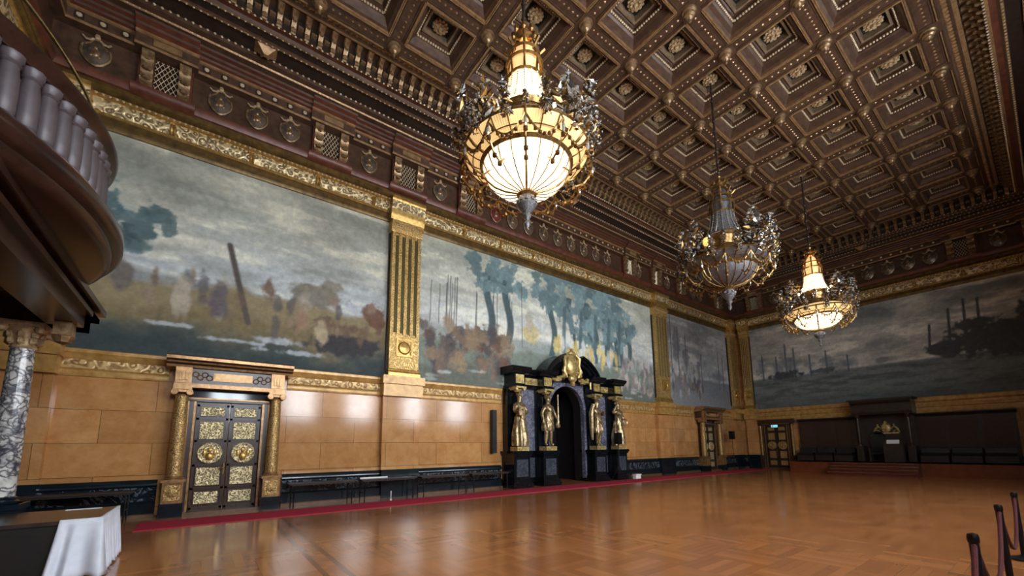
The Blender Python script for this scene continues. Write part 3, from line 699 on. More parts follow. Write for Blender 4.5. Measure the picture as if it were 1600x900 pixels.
class Canvas:
    def __init__(s, u0, u1, z0, z1, res, seed):
        s.u0, s.u1, s.z0, s.z1 = u0, u1, z0, z1
        s.nx = int((u1 - u0) * res); s.nz = int((z1 - z0) * res); s.seed = seed
        s.U, s.Z = np.meshgrid(np.linspace(u0, u1, s.nx), np.linspace(z0, z1, s.nz)); s.im = np.zeros((s.nz, s.nx, 3))
    def n(s, fx, fz, k, o=5): return fbm(s.nx, s.nz, fx, fz, o, s.seed * 100 + k)
    def mix(s, a, col): a = np.clip(a, 0, 1)[..., None]; s.im = s.im * (1 - a) + np.array(col) / 255.0 * a
    def grad(s, stops):
        zs = [q[0] for q in stops]
        for c in range(3): s.im[..., c] = np.interp(s.Z, zs, [q[1][c] / 255 for q in stops])
    def blob(s, u, z, ru, rz, col, al=1.0, soft=0.25, rough=0.5, k=1):
        nz = s._n if hasattr(s, '_n') else None
        if nz is None: s._n = nz = s.n((s.u1 - s.u0) * 3.5, (s.z1 - s.z0) * 3.5, 50, 4)
        d = np.sqrt(((s.U - u) / ru) ** 2 + ((s.Z - z) / rz) ** 2) + (nz - 0.5) * rough * 2.4
        s.mix(al * np.clip((1 - d) / soft, 0, 1), col)
    def tree(s, u, z, r, trunk_z, col, g):
        t = np.clip(1 - np.abs(s.U - u - 0.15 * np.sin(s.Z * 2)) / 0.22, 0, 1) * (s.Z > trunk_z) * (s.Z < z)
        s.mix(t * 3, tuple(c * 0.75 for c in col))
        for _ in range(14):
            a, q = g.random() * 6.28, r * g.random() ** 0.5
            v = 0.85 + 0.35 * g.random()
            s.blob(u + q * math.cos(a) * 1.15, z + q * math.sin(a), r * (0.3 + 0.25 * g.random()), r * (0.28 + 0.2 * g.random()), tuple(c * v for c in col), 0.85, 0.3, 0.9)
    def stroke(s, u0, z0, u1, z1, w, col, al=1.0):
        p = np.array([u1 - u0, z1 - z0]); l2 = p @ p
        t = np.clip(((s.U - u0) * p[0] + (s.Z - z0) * p[1]) / l2, 0, 1)
        d = np.hypot(s.U - u0 - t * p[0], s.Z - z0 - t * p[1])
        s.mix(al * np.clip((w - d) / (0.5 * w), 0, 1), col)
    def finish(s, gain=1.0):
        gr = s.n((s.u1 - s.u0) * 8, (s.z1 - s.z0) * 8, 77, 3)
        s.im = np.clip(s.im * (0.9 + 0.2 * gr)[..., None] * gain, 0, 1)
    def build(s, T, name, label, cut=None):
        nx, nz = s.nx, s.nz
        P = np.array([T(0, 0, 0), T(1, 0, 0), T(0, 1, 0)], float); e_u, e_d, o = P[1] - P[0], P[2] - P[0], P[0]
        V = o + s.U[..., None] * e_u + 0.05 * e_d + s.Z[..., None] * np.array([0, 0, 1.0])
        V = V.reshape(-1, 3)
        i = np.arange(nx * nz).reshape(nz, nx)
        F = np.stack([i[:-1, :-1], i[:-1, 1:], i[1:, 1:], i[1:, :-1]], -1).reshape(-1, 4)
        if cut:
            cu, cz = s.U[:-1, :-1].reshape(-1), s.Z[:-1, :-1].reshape(-1)
            F = F[~((np.abs(cu - cut[0]) < cut[1]) & (cz < cut[2]))]
        me = bpy.data.meshes.new(name); me.vertices.add(len(V)); me.vertices.foreach_set('co', V.ravel())
        me.loops.add(F.size); me.loops.foreach_set('vertex_index', F.ravel())
        me.polygons.add(len(F)); me.polygons.foreach_set('loop_start', np.arange(0, F.size, 4)); me.update(calc_edges=True)
        ca = me.color_attributes.new('paint', 'FLOAT_COLOR', 'POINT')
        c = s.im.reshape(-1, 3); lin = np.where(c <= 0.04045, c / 12.92, ((c + 0.055) / 1.055) ** 2.4)
        ca.data.foreach_set('color', np.c_[lin, np.ones(len(lin))].ravel().astype(np.float32))
        me.materials.append(paint_m)
        ob = bpy.data.objects.new(name, None); COL.objects.link(ob); tag(ob, label, 'painting')
        pc = bpy.data.objects.new('painted_canvas', me); COL.objects.link(pc); pc.parent = ob
        b = MB(T)
        if cut:
            b.box(s.u0, cut[0] - cut[1], 0.003, 0.047, s.z0, s.z1); b.box(cut[0] + cut[1], s.u1, 0.003, 0.047, s.z0, s.z1); b.box(cut[0] - cut[1], cut[0] + cut[1], 0.003, 0.047, cut[2] + 0.06, s.z1)
        else: b.box(s.u0, s.u1, 0.003, 0.047, s.z0, s.z1)
        b.build('backing', mural_dk, ob, False)
        return ob
pm, pnt, pb = new_mat('mural_paint'); paint_m = pm
at = pnt.nodes.new('ShaderNodeAttribute'); at.attribute_name = 'paint'
bn = N(pnt, 'ShaderNodeTexNoise', Scale=14.0, Detail=3.0)
L(pnt, coords(pnt), bn.inputs['Vector'])
L(pnt, mixc(pnt, 1.0, at.outputs['Color'], ramp(pnt, bn.outputs[0], [(0.3, 0.88), (0.7, 1.0)]), 'MULTIPLY'), pb.inputs['Base Color'])
pb.inputs['Roughness'].default_value = 0.75; pb.inputs['Specular IOR Level'].default_value = 0.2
def sky(c, hz, top, mid_, low, streak, amt=1.0, k=0):
    c.grad([(c.z0, low), (hz, low), (hz + (c.z1 - hz) * 0.45, mid_), (c.z1, top)])
    cl = c.n((c.u1 - c.u0) * 0.45, (c.z1 - c.z0) * 1.9, 5 + k, 6); c.mix(np.clip((cl - 0.52) * 7, 0, 1) * 0.6 * amt, tuple(min(255, q * 1.12 + 6) for q in streak)); c.mix(np.clip((0.44 - cl) * 6, 0, 1) * 0.35 * amt, tuple(q * 0.78 for q in top))
    w = c.n((c.u1 - c.u0) * 0.35, (c.z1 - c.z0) * 0.9, 1 + k, 6); w2 = c.n((c.u1 - c.u0) * 0.6, (c.z1 - c.z0) * 1.8, 2 + k, 5)
    c.mix(np.clip((w - 0.5) * 4, 0, 1) * 0.55 * amt, streak); c.mix(np.clip((0.5 - w2) * 4, 0, 1) * 0.5 * amt, tuple(q * 0.8 for q in mid_))
G1 = np.random.default_rng(11)
# shore scene left of the pilaster
c = Canvas(-3.0, 5.08, 4.2, 10.2, 28, 1); sky(c, 6.9, (150, 152, 138), (184, 186, 174), (190, 196, 196), (220, 214, 192))
c.tree(-2.0, 7.7, 0.75, 7.0, (96, 116, 118), G1)
c.blob(-2.6, 8.3, 0.5, 0.5, (88, 112, 116), 0.8, 0.4, 0.9)
gn = c.n(5, 7, 9); hz = 6.75 + (gn - 0.5) * 0.5 - 0.06 * (c.U + 3)
c.mix((hz - c.Z) * 6, (150, 152, 150)); c.mix((6.45 + (gn - .5) - c.Z) * 4, (146, 132, 102)); c.mix((5.9 + (gn - 0.5) * 1.6 - c.Z) * 2.5, (126, 112, 84))
c.mix((5.2 + (gn - 0.5) * 1.4 - c.Z) * 2.0, (92, 94, 84)); c.mix((4.85 + (gn - 0.5) * 1.4 - c.Z) * 2.0, (62, 70, 70))
for u, z, a, q in ((-0.9, 5.1, 0.5, 0.07), (1.6, 5.0, 0.7, 0.13), (2.2, 4.7, 0.9, 0.1), (0.6, 4.85, 0.8, 0.07), (1.9, 6.6, 0.9, 0.1), (4.2, 6.5, 0.8, 0.2)): c.blob(u, z, a, q, (188, 194, 200), 0.8, 0.5, 0.9)
c.blob(2.7, 6.75, 0.95, 0.42, (128, 122, 108), 0.9, 0.3, 0.4); c.blob(3.2, 7.05, 0.35, 0.35, (140, 132, 116), 0.8, 0.4, 0.4); c.blob(4.62, 6.35, 0.4, 0.5, (112, 82, 66), 0.9, 0.3, 0.5)
c.stroke(0.25, 7.75, 0.85, 5.45, 0.1, (92, 84, 80)); c.blob(3.7, 5.15, 1.35, 0.42, (64, 62, 64), 0.95, 0.3, 0.4); c.blob(3.4, 5.75, 1.2, 0.35, (112, 92, 78), 0.85, 0.5, 0.8)
for k in range(26):
    u = -2.4 + 7.2 * G1.random(); z = 5.4 + 1.3 * G1.random()
    c.blob(u, z, 0.10 + 0.14 * G1.random(), 0.25 + 0.3 * G1.random(), [(150, 128, 112), (96, 92, 92), (168, 156, 140), (118, 96, 80)][k % 4], 0.7, 0.5, 0.7)
for u, z, h, cl in ((-0.75, 6.05, 0.62, (178, 166, 148)), (0.1, 6.0, 0.6, (104, 96, 100)), (-2.0, 6.3, 0.45, (112, 104, 98)), (1.35, 6.6, 0.4, (120, 98, 84)), (2.3, 5.75, 0.5, (158, 128, 106)), (2.9, 5.5, 0.45, (176, 160, 130))): c.blob(u, z, 0.26, h, cl, 0.9, 0.4, 0.5)
c.finish(1.06); c.build(TL, 'mural', 'large shore landscape mural left of the fluted gilt pilaster')
# wooded plain in the middle
c = Canvas(6.24, 21.56, 4.2, 10.2, 28, 2); sky(c, 6.7, (176, 178, 160), (200, 202, 190), (206, 210, 208), (228, 222, 200))
gn = c.n(9, 6, 9); c.mix((6.6 + (gn - 0.5) * 0.5 - c.Z) * 5, (158, 164, 158)); c.mix((6.0 + (gn - 0.5) * 1.2 - c.Z) * 3, (124, 132, 120)); c.mix((5.2 + (gn - 0.5) * 1.2 - c.Z) * 2.5, (104, 108, 98))
for u, z, r in ((9.6, 9.4, 0.9), (10.6, 9.3, 0.9), (13.3, 9.4, 1.0), (14.6, 9.2, 1.2), (15.9, 9.2, 1.3), (17.2, 8.9, 1.3), (18.4, 8.8, 1.2), (19.2, 8.4, 0.8), (16.4, 7.9, 1.2), (18.0, 7.7, 0.9)): c.tree(u, z, r, 6.0, (116, 138, 140), G1)
for u in (14.0, 15.2, 16.3, 17.4, 18.3): c.stroke(u, 6.3, u + 0.2, 8.6, 0.16, (92, 112, 116), 0.8)
for k in range(16): u = 6.6 + 4.2 * G1.random(); c.stroke(u, 6.6, u + 0.05, 8.2 + 0.5 * G1.random(), 0.025, (96, 96, 96), 0.8)
for k in range(70):
    u = 6.4 + 4.2 * G1.random() ** 0.8; z = 5.0 + 1.6 * G1.random()
    c.blob(u, z, 0.16 + 0.3 * G1.random(), 0.3 + 0.35 * G1.random(), [(112, 86, 72), (128, 108, 92), (84, 80, 82), (148, 128, 104), (104, 92, 88)][k % 5], 0.8, 0.45, 0.7)
c.blob(11.9, 6.9, 0.55, 0.55, (206, 186, 132), 0.85, 0.4, 0.4); c.blob(11.85, 7.5, 0.28, 0.6, (190, 180, 160), 0.85, 0.4, 0.4)
c.stroke(11.4, 6.2, 11.42, 9.1, 0.03, (110, 104, 98))
for k in range(26):
    u = 13.2 + 5.0 * G1.random(); z = 6.1 + 0.7 * G1.random()
    c.blob(u, z, 0.2, 0.55, [(226, 206, 140), (232, 228, 214), (220, 190, 110), (206, 206, 204)][k % 4], 0.85, 0.4, 0.5)
for k in range(60):
    u = 18.2 + 3.3 * G1.random(); z = 4.7 + 1.7 * G1.random()
    c.blob(u, z, 0.14 + .1 * G1.random(), 0.35, [(178, 160, 150), (150, 138, 134), (196, 188, 180), (120, 112, 116)][k % 4], 0.75, 0.5, 0.6)
for k in range(30): c.blob(6.4 + 14 * G1.random(), 4.3 + 0.6 * G1.random(), 0.3, 0.07, (176, 182, 176), 0.6, 0.6, 0.9)
c.finish(1.1); c.build(TL, 'mural', 'widest mural, a wooded plain above the black portal', (PC, 1.4, 4.74))
# quay scene at the far end
c = Canvas(22.84, 31.05, 4.2, 10.2, 24, 3); sky(c, 6.3, (164, 162, 160), (178, 178, 178), (196, 198, 200), (212, 208, 200))
gn = c.n(5, 6, 9); c.mix((6.2 + (gn - 0.5) * 0.4 - c.Z) * 6, (140, 142, 146)); c.mix((5.2 + (gn - 0.5) - c.Z) * 3, (150, 150, 152)); c.blob(26.3, 5.6, 1.0, 0.5, (104, 100, 102), 0.9, 0.4)
for u, h in ((23.6, 10.1), (24.4, 9.4), (25.3, 8.9), (27.2, 7.9), (29.6, 8.3), (30.2, 8.0)): c.stroke(u, 5.6, u + 0.05, h, 0.06, (112, 106, 108))
for u, z, a, q in ((24.2, 8.2, 0.55, 1.2), (25.3, 7.4, 0.5, 0.8), (23.4, 9.0, 0.4, 0.9), (26.9, 7.0, 0.35, 0.6)): c.blob(u, z, a, q, (124, 122, 126), 0.75, 0.4, 0.5)
for k in range(70):
    c.blob(23.0 + 4.6 * G1.random(), 4.9 + 1.9 * G1.random(), 0.16, 0.35, [(196, 196, 198), (110, 106, 114), (150, 142, 140), (168, 150, 132)][k % 4], 0.75, 0.5, 0.6)
c.blob(29.6, 6.5, 1.4, 0.4, (134, 134, 138), 0.8, 0.5); c.finish(0.97); c.build(TL, 'mural', 'smallest mural, a hazy quay in the far corner of the long wall')
# grey harbour on the end wall
c = Canvas(1.28, 17.08, 4.2, 10.2, 24, 4); sky(c, 6.45, (128, 132, 130), (186, 182, 172), (200, 196, 186), (222, 212, 192), 1.2)
w = c.n(14, 26, 21, 4); c.mix((6.4 - c.Z) * 8, (128, 132, 128)); c.mix(np.clip((6.4 - c.Z) * 3, 0, 1) * np.clip((w - 0.45) * 4, 0, 1), (96, 102, 100)); c.mix(np.clip((5.2 - c.Z), 0, 1) * 0.7, (92, 98, 96))
for u, h in ((2.0, 8.0), (3.5, 8.6), (4.0, 8.2), (2.9, 7.8), (4.9, 7.6), (5.8, 7.7), (6.9, 7.2)): c.stroke(u, 6.2, u, h, 0.06, (92, 98, 106), 0.9); c.blob(u, (6.6 + h) / 2 - 0.2, 0.42, (h - 6.4) * 0.42, (118, 124, 132), 0.6, 0.6, 0.8)
c.blob(3.3, 6.45, 1.1, 0.3, (78, 82, 86), 0.95, 0.3); c.blob(5.6, 6.45, 0.8, 0.18, (92, 98, 102), 0.9, 0.3); c.blob(8.6, 6.6, 0.6, 0.2, (120, 122, 124), 0.8, 0.4)
for u, z, a, q in ((11.2, 6.75, 0.9, 0.55), (13.2, 7.0, 2.2, 1.0), (15.8, 7.4, 2.6, 1.9), (12.3, 7.85, 0.8, 0.4), (16.5, 8.6, 2.0, 1.4)): c.blob(u, z, a, q, (84, 86, 86), 0.97, 0.2, 0.35)
for u, h in ((10.6, 8.2), (11.4, 8.9), (12.0, 9.3), (12.5, 9.2)): c.stroke(u, 7.0, u + 0.1, h, 0.07, (86, 88, 88))
c.blob(16.0, 5.2, 2.6, 0.7, (92, 96, 94), 0.7, 0.6); c.finish(1.0); c.build(TF, 'mural', 'grey harbour mural filling the end wall')

# ------------------------------------------------------------------ doors
def door(T, u, name, label, lw=0.77, zt=3.0, rich=True, handle_side=1):
    t = thing(name, label, 'door', kind='structure')
    k = lw / 0.77
    b = MB(T)
    for s in (-1, 1): b.box(u + s * (lw + 0.09) - 0.09, u + s * (lw + 0.09) + 0.09, 0, 0.22, 0.0, zt + 0.02, 0); b.box(u + s * (lw + 0.03) - 0.025, u + s * (lw + 0.03) + 0.025, 0.2, 0.25, 0.05, zt, 1); b.box(u + s * (lw + 0.17) - 0.015, u + s * (lw + 0.17) + 0.015, 0.2, 0.24, 0.05, zt, 1)
    b.box(u - lw - 0.18, u + lw + 0.18, 0, 0.22, zt, zt + 0.1, 0); b.box(u - lw - 0.18, u + lw + 0.18, 0.2, 0.25, zt + 0.06, zt + 0.1, 1)
    b.build('door_frame', [door_wood, frame_m], t, False)
    if rich:
        b = MB(T); b.box(u - lw - 0.18, u + lw + 0.18, 0, 0.16, zt + 0.1, zt + 0.34); b.build('lintel', lintel_m, t, False)
    b = MB(T); b.box(u - lw - 0.2, u + lw + 0.2, 0, 0.5, 0.0, 0.07); b.build('threshold', plinth_m, t, False)
    for s in (-1, 1):
        c = u + s * lw / 2
        b = MB(T); b.box(c - lw / 2 + 0.01, c + lw / 2 - 0.01, 0.02, 0.10, 0.07, zt)
        for sg in (-1, 1): b.box(c + sg * (lw / 2 - 0.05) - 0.03, c + sg * (lw / 2 - 0.05) + 0.03, 0.10, 0.125, 0.08, zt - 0.02)
        for z in (0.12, 0.64, 1.26, 1.92, 2.53, 2.9): b.box(c - lw / 2 + 0.02, c + lw / 2 - 0.02, 0.10, 0.125, z * zt / 3 - 0.03, z * zt / 3 + 0.03)
        leaf = b.build('door_leaf', door_wood, t, False)
        pw = lw / 2 - 0.12
        for z0, z1 in ((0.24, 0.55), (0.72, 1.2), (1.98, 2.45), (2.62, 2.86)):
            z0 *= zt / 3; z1 *= zt / 3
            b = MB(T); b.box(c - pw, c + pw, 0.10, 0.13, z0, z1, 0)
            for (a, e_, q, r) in ((-pw, pw, z0 - 0.02, z0), (-pw, pw, z1, z1 + 0.02), (-pw - 0.02, -pw, z0 - 0.02, z1 + 0.02), (pw, pw + 0.02, z0 - 0.02, z1 + 0.02)): b.box(c + a, c + e_, 0.10, 0.145, q, r, 1)
            b.build('gold_panel', [door_gold if rich else col_gold, door_wood], leaf, False)
        b = MB(T); b.lathe([(0.0, 0.155), (0.16, 0.15), (0.23, 0.14), (0.235, 0.17), (0.27, 0.18), (0.29, 0.16), (0.30, 0.09)], (c, 0, 1.59 * zt / 3), 24, 0, 'y')
        b.ball((c, 0.16, 1.68 * zt / 3), 0.06, 8, 1, (1, 0.5, 1.2)); b.ball((c, 0.16, 1.5 * zt / 3), 0.10, 8, 1, (1, 0.4, 1.2))
        b.ball((c - 0.12, 0.155, 1.6 * zt / 3), 0.05, 6, 1, (1, .4, 2)); b.ball((c + 0.12, 0.155, 1.6 * zt / 3), 0.05, 6, 1, (1, .4, 2))
        b.build('medallion', [door_gold, gilt] if rich else [col_gold, wood_lip], leaf)
    b = MB(T); b.box(u - 0.06, u - 0.02, 0.125, 0.14, 1.0, 1.3); b.tube([(u - 0.04, 0.14, 1.16), (u - 0.04, 0.2, 1.16), (u - 0.17, 0.2, 1.16)], 0.014, 6); b.build('door_handle', brass_m, t)
    if rich:
        for s in (-1, 1):
            c = u + s * 1.09
            b = MB(T); b.lathe([(0.16, 0.0), (0.165, 0.6), (0.155, 1.4), (0.135, 2.2)], (c, 0.42, 0.95), 20); b.build('column', col_gold, t)
            b = MB(T); b.lathe([(0.19, 0.0), (0.2, 0.04), (0.17, 0.06), (0.175, 0.09), (0.16, 0.1)], (c, 0.42, 0.92), 20)
            b.build('column_base', frame_m, t)
            b = MB(T); b.lathe([(0.14, 0.0), (0.15, 0.03), (0.14, 0.05)], (c, 0.42, 3.1), 16)
            for q in (-1, 1): b.lathe([(0.0, -0.02), (0.075, -0.02), (0.085, 0.0), (0.075, 0.02), (0.05, 0.3), (0.075, 0.32), (0.085, 0.34), (0.075, 0.36), (0.0, 0.36)], (c + q * 0.16, 0.25, 3.2), 14, 0, 'y')
            b.box(c - 0.16, c + 0.16, 0.26, 0.58, 3.2, 3.27); b.box(c - 0.2, c + 0.2, 0.22, 0.62, 3.27, 3.33); b.build('capital', frame_m, t)
            b = MB(T); b.box(c - 0.24, c + 0.24, 0, 0.66, 0.0, 0.34, 1); b.box(c - 0.21, c + 0.21, 0, 0.63, 0.34, 0.86, 0); b.box(c - 0.25, c + 0.25, 0, 0.67, 0.86, 0.93, 0)
            b.box(c - 0.16, c + 0.16, 0.63, 0.645, 0.41, 0.79, 2); b.lathe([(0.0, 0.03), (0.08, 0.02), (0.12, 0.0)], (c, 0.645, 0.6), 14, 2, 'y'); b.build('pedestal', [frame_m, dado_d, col_gold], t)
        b = MB(T)
        b.box(u - 1.28, u + 1.28, 0, 0.60, 3.33, 3.44, 0); b.box(u - 1.24, u + 1.24, 0, 0.55, 3.44, 3.84, 1)
        for s in (-1, 1):
            c = u + s * 1.09; b.box(c - 0.17, c + 0.17, 0.5, 0.63, 3.44, 3.86, 0)
            for q in (-0.1, -0.03, 0.04): b.box(c + q, c + q + 0.045, 0.63, 0.67, 3.52, 3.74, 0)
        b.box(u - 0.45, u + 0.45, 0.55, 0.585, 3.54, 3.76, 0); b.box(u - 0.41, u + 0.41, 0.585, 0.595, 3.57, 3.73, 2)
        for s in (-1, 1):
            for q in range(4): b.lathe([(0.045, -0.01), (0.065, 0.015), (0.085, -0.01)], (u + s * (0.52 + 0.1 * q + 0.02), 0.555, 3.65 + (0.04 if q % 2 else -0.04)), 12, 0, 'y')
        b.build('entablature', [frame_m, door_wood, ledge_m], t)
        b = MB(T); b.sweep([(0, 3.84), (0.60, 3.86), (0.62, 3.92), (0.72, 3.96), (0.74, 4.0), (0.84, 4.04), (0.84, 4.12), (0.80, 4.16), (0, 4.18)], u - 1.46, u + 1.46, [0, 0, 1, 0, 1, 0, 1, 0]); b.build('door_cornice', [frame_m, door_wood], t)
    else:
        for s in (-1, 1):
            c = u + s * (lw + 0.32)
            b = MB(T); b.lathe([(0.08, 0.0), (0.085, 0.4), (0.075, zt - 0.9)], (c, 0.18, 0.9), 12); b.build('column', col_gold, t)
            b = MB(T); b.box(c - 0.12, c + 0.12, 0, 0.32, 0.0, 0.9); b.box(c - 0.11, c + 0.11, 0, 0.30, zt, zt + 0.1); b.build('pedestal', door_wood, t)
        b = MB(T); b.sweep([(0, zt + 0.1), (0.25, zt + 0.12), (0.25, zt + 0.32), (0.34, zt + 0.38), (0.34, zt + 0.42), (0, zt + 0.44)], u - lw - 0.48, u + lw + 0.48, [0, 0, 1, 1, 0]); b.build('door_cornice', [door_wood, frame_m], t)
    return t
door(TL, 0.59, 'door_1', 'dark double door with gold panels between bronze columns, nearest the balcony')
door(TL, 27.2, 'door_2', 'double door between bronze columns at the far end of the mural wall')
door(TF, 2.5, 'door_3', 'dark double door beneath the lit exit sign in the end wall', 0.66, 3.0, False)

# ------------------------------------------------------------------ black marble portal
def portal():
    T = TL; c = PC
    t = thing('marble_portal', 'black marble portal with arched doorway, gilt statues and broken round pediment', 'portal')
    for k, off in enumerate((-3.23, -1.63, 1.63, 3.23)):
        b = MB(T); w = 0.42
        for d1, ww, z0, z1 in ((0.98, w + 0.1, 0, 0.16), (0.94, w + 0.05, 0.16, 0.28), (0.88, w, 0.28, 1.30), (0.93, w + 0.04, 1.30, 1.38), (0.97, w + 0.08, 1.38, 1.5)): b.box(c + off - ww, c + off + ww, 0, d1, z0, z1)
        b.box(c + off - w + 0.12, c + off + w - 0.12, 0.88, 0.895, 0.45, 1.15, 1)
        b.build('pedestal', [black_m, slate_m], t, False)
        b = MB(T); b.box(c + off - 0.36, c + off + 0.36, 0, 0.36, 1.5, 4.22); b.box(c + off - 0.30, c + off + 0.30, 0.36, 0.42, 1.6, 4.1); b.build('pier', black_m, t, False)
        b = MB(T)
        b.lathe([(0.15, 0), (0.17, 0.04), (0.22, 0.1)], (c + off, 0.62, 4.0), 14)
        for q in (-1, 1): b.lathe([(0.0, -0.02), (0.07, -0.02), (0.08, 0.15), (0.07, 0.42), (0.0, 0.42)], (c + off + q * 0.2, 0.44, 4.12), 12, 0, 'y')
        b.box(c + off - 0.27, c + off + 0.27, 0.36, 0.9, 4.14, 4.22); b.build('gilt_capital', gold_pan, t)
        b = MB(T); b.box(c + off - 0.34, c + off + 0.34, 0, 0.84, 4.22, 4.32, 0); b.box(c + off - 0.3, c + off + 0.3, 0, 0.78, 4.32, 4.78, 0); b.box(c + off - 0.22, c + off + 0.22, 0.78, 0.815, 4.36, 4.74, 1)
        for q in (-0.14, 0, 0.14): b.box(c + off + q - 0.035, c + off + q + 0.035, 0.815, 0.84, 4.42, 4.68, 1)
        b.sweep([(0, 4.78), (0.84, 4.79), (0.86, 4.85), (0.96, 4.90), (1.02, 4.98), (1.02, 5.05), (0.98, 5.08), (0, 5.12)], c + off - 0.5, c + off + 0.5)
        b.build('entablature_block', [black_m, gold_pan], t)
    for s in (-1, 1):
        a0, a1 = (c - 2.87, c - 1.99) if s < 0 else (c + 1.99, c + 2.87)
        b = MB(T); b.box(a0, a1, 0, 0.30, 0.0, 1.5, 0); b.box(a0, a1, 0, 0.34, 0, 0.2, 0); b.box(a0, a1, 0, 0.36, 1.34, 1.5, 0)
        for q in (0.08, 0.48): b.box(a0 + q, a0 + q + 0.32, 0.3, 0.325, 0.35, 1.2, 1)
        b.build('base_panel', [black_m, slate_m], t, False)
        b = MB(T); b.box(a0 - 0.02, a1 + 0.02, 0, 0.24, 1.5, 4.22); b.build('marble_panel', violet_m, t, False)
        b = MB(T); b.box(a0, a1, 0, 0.44, 4.22, 4.34, 0); b.box(a0, a1, 0, 0.40, 4.34, 4.78, 0); b.box(a0 - 0.08, a1 + 0.08, 0.40, 0.42, 4.4, 4.7, 1)
        for q in range(5): b.lathe([(0.03, -0.01), (0.06, 0.02), (0.085, -0.01)], ((a0 + a1) / 2 + (q - 2) * 0.17, 0.43, 4.55 + (0.03 if q % 2 else -0.03)), 10, 1, 'y')
        b.sweep([(0, 4.78), (0.5, 4.79), (0.52, 4.86), (0.62, 4.92), (0.68, 4.98), (0.68, 5.05), (0, 5.1)], a0 - 0.02, a1 + 0.02); b.build('entablature', [black_m, gold_pan], t)
    # archway
    def arch(b, r0, r1, zs, d0, d1, m=0, n=22, a0=0.0, a1=PI):
        ra = []
        for k in range(n + 1):
            a = a0 + (a1 - a0) * k / n
            ra.append([(c + r * math.cos(a), d, zs + r * math.sin(a)) for r, d in ((r0, d0), (r1, d0), (r1, d1), (r0, d1))])
        b.loft(ra, m)
    zs = 3.42
    b = MB(T)
    arch(b, PH, PH + 0.16, zs, 0.12, 0.34, 0); arch(b, PH + 0.01, PH + 0.16, zs, -0.4, 0.12, 1)  # deeper part of the arch coloured dark as passage shade
    for s in (-1, 1):
        a, e_ = sorted((c + s * PH, c + s * (PH + 0.16))); b.box(a, e_, 0.12, 0.34, 0.0, zs); b.box(a + (0.01 if s > 0 else 0), e_ - (0.01 if s < 0 else 0), -0.4, 0.12, 0.0, zs, 1)
    # spandrels
    for s in (-1, 1):
        prev = None
        for k in range(12):
            a = PI / 2 * k / 11; p = (c + s * (PH + 0.15) * math.cos(a), zs + (PH + 0.15) * math.sin(a))
            if prev:
                b.loft([[(prev[0], d, prev[1]), (p[0], d, p[1]), (p[0], d, 4.78), (prev[0], d, 4.78)] for d in (-0.02, 0.22)])
            prev = p
    b.build('arch_surround', [violet_m, dark_void], t)
    b = MB(T); b.box(c - 1.3, c + 1.3, 0, 0.46, 4.72, 4.80); b.build('arch_lintel', black_m, t)
    # round pediment broken by the cartouche
    b = MB(T); R = 2.02; zc = 3.98
    for a0, a1 in ((math.radians(32), math.radians(74)), (math.radians(106), math.radians(148))):
        for r0, r1, d1 in ((R - 0.26, R - 0.12, 0.66), (R - 0.12, R - 0.02, 0.80), (R - 0.02, R + 0.08, 0.94)): arch(b, r0, r1, zc, 0.0, d1, 0, 14, a0, a1)
    for k in range(20):
        a, e_ = math.radians(30 + 6 * k), math.radians(36 + 6 * k)
        b.loft([[(c + (R - 0.2) * math.cos(a), d, max(4.76, zc + (R - 0.2) * math.sin(a))), (c + (R - 0.2) * math.cos(e_), d, max(4.76, zc + (R - 0.2) * math.sin(e_))), (c + (R - 0.2) * math.cos(e_), d, 4.76), (c + (R - 0.2) * math.cos(a), d, 4.76)] for d in (0.0, 0.3)])
    b.build('round_pediment', black_m, t, True, 30)
    b = MB(T)
    b.ball((c, 0.72, 5.5), 0.46, 16, 0, (0.82, 0.35, 1.2)); b.lathe([(0.0, 0.0), (0.40, 0.0), (0.47, 0.05), (0.5, 0.0)], (c, 0.68, 5.5), 24, 0, 'y')
    b.ball((c, 0.74, 6.08), 0.15, 10, 0, (1.6, 0.8, 0.9)); b.ball((c, 0.74, 6.26), 0.10, 8, 0, (1.2, 0.8, 0.8)); b.ball((c, 0.74, 4.86), 0.2, 10, 0, (1.3, 0.8, 1.0)); b.ball((c, 0.74, 4.6), 0.13, 8)
    for s in (-1, 1):
        b.tube([(c + s * 0.25, 0.74, 6.05), (c + s * 0.5, 0.74, 5.85), (c + s * 0.46, 0.74, 5.5), (c + s * 0.56, 0.74, 5.2), (c + s * 0.36, 0.74, 4.9)], [0.06, 0.10, 0.07, 0.11, 0.07], 8)
        pts = [(c + s * (0.42 + 0.85 * q / 7), 0.66, 5.1 - 0.22 * math.sin(PI * q / 7) - 0.2 * q / 7) for q in range(8)]
        for q, p in enumerate(pts):
            for _ in range(3): b.ball((p[0] + random.uniform(-.06, .06), p[1] + random.uniform(-.05, .05), p[2] + random.uniform(-.08, .08)), random.uniform(0.07, 0.12), 6)
        b.ball((c + s * 1.32, 0.66, 4.98), 0.12, 8); b.tube([(c + s * 1.3, 0.66, 4.95), (c + s * 1.33, 0.66, 4.45)], [0.09, 0.04], 6)
    b.build('cartouche', gold_pan, t)
    # dark timber lining of the passage, the gloom in there put into its colour
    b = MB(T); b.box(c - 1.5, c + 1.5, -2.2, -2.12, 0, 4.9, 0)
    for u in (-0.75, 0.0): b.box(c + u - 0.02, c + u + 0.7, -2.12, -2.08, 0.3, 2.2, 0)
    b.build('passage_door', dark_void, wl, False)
    return t
portal()

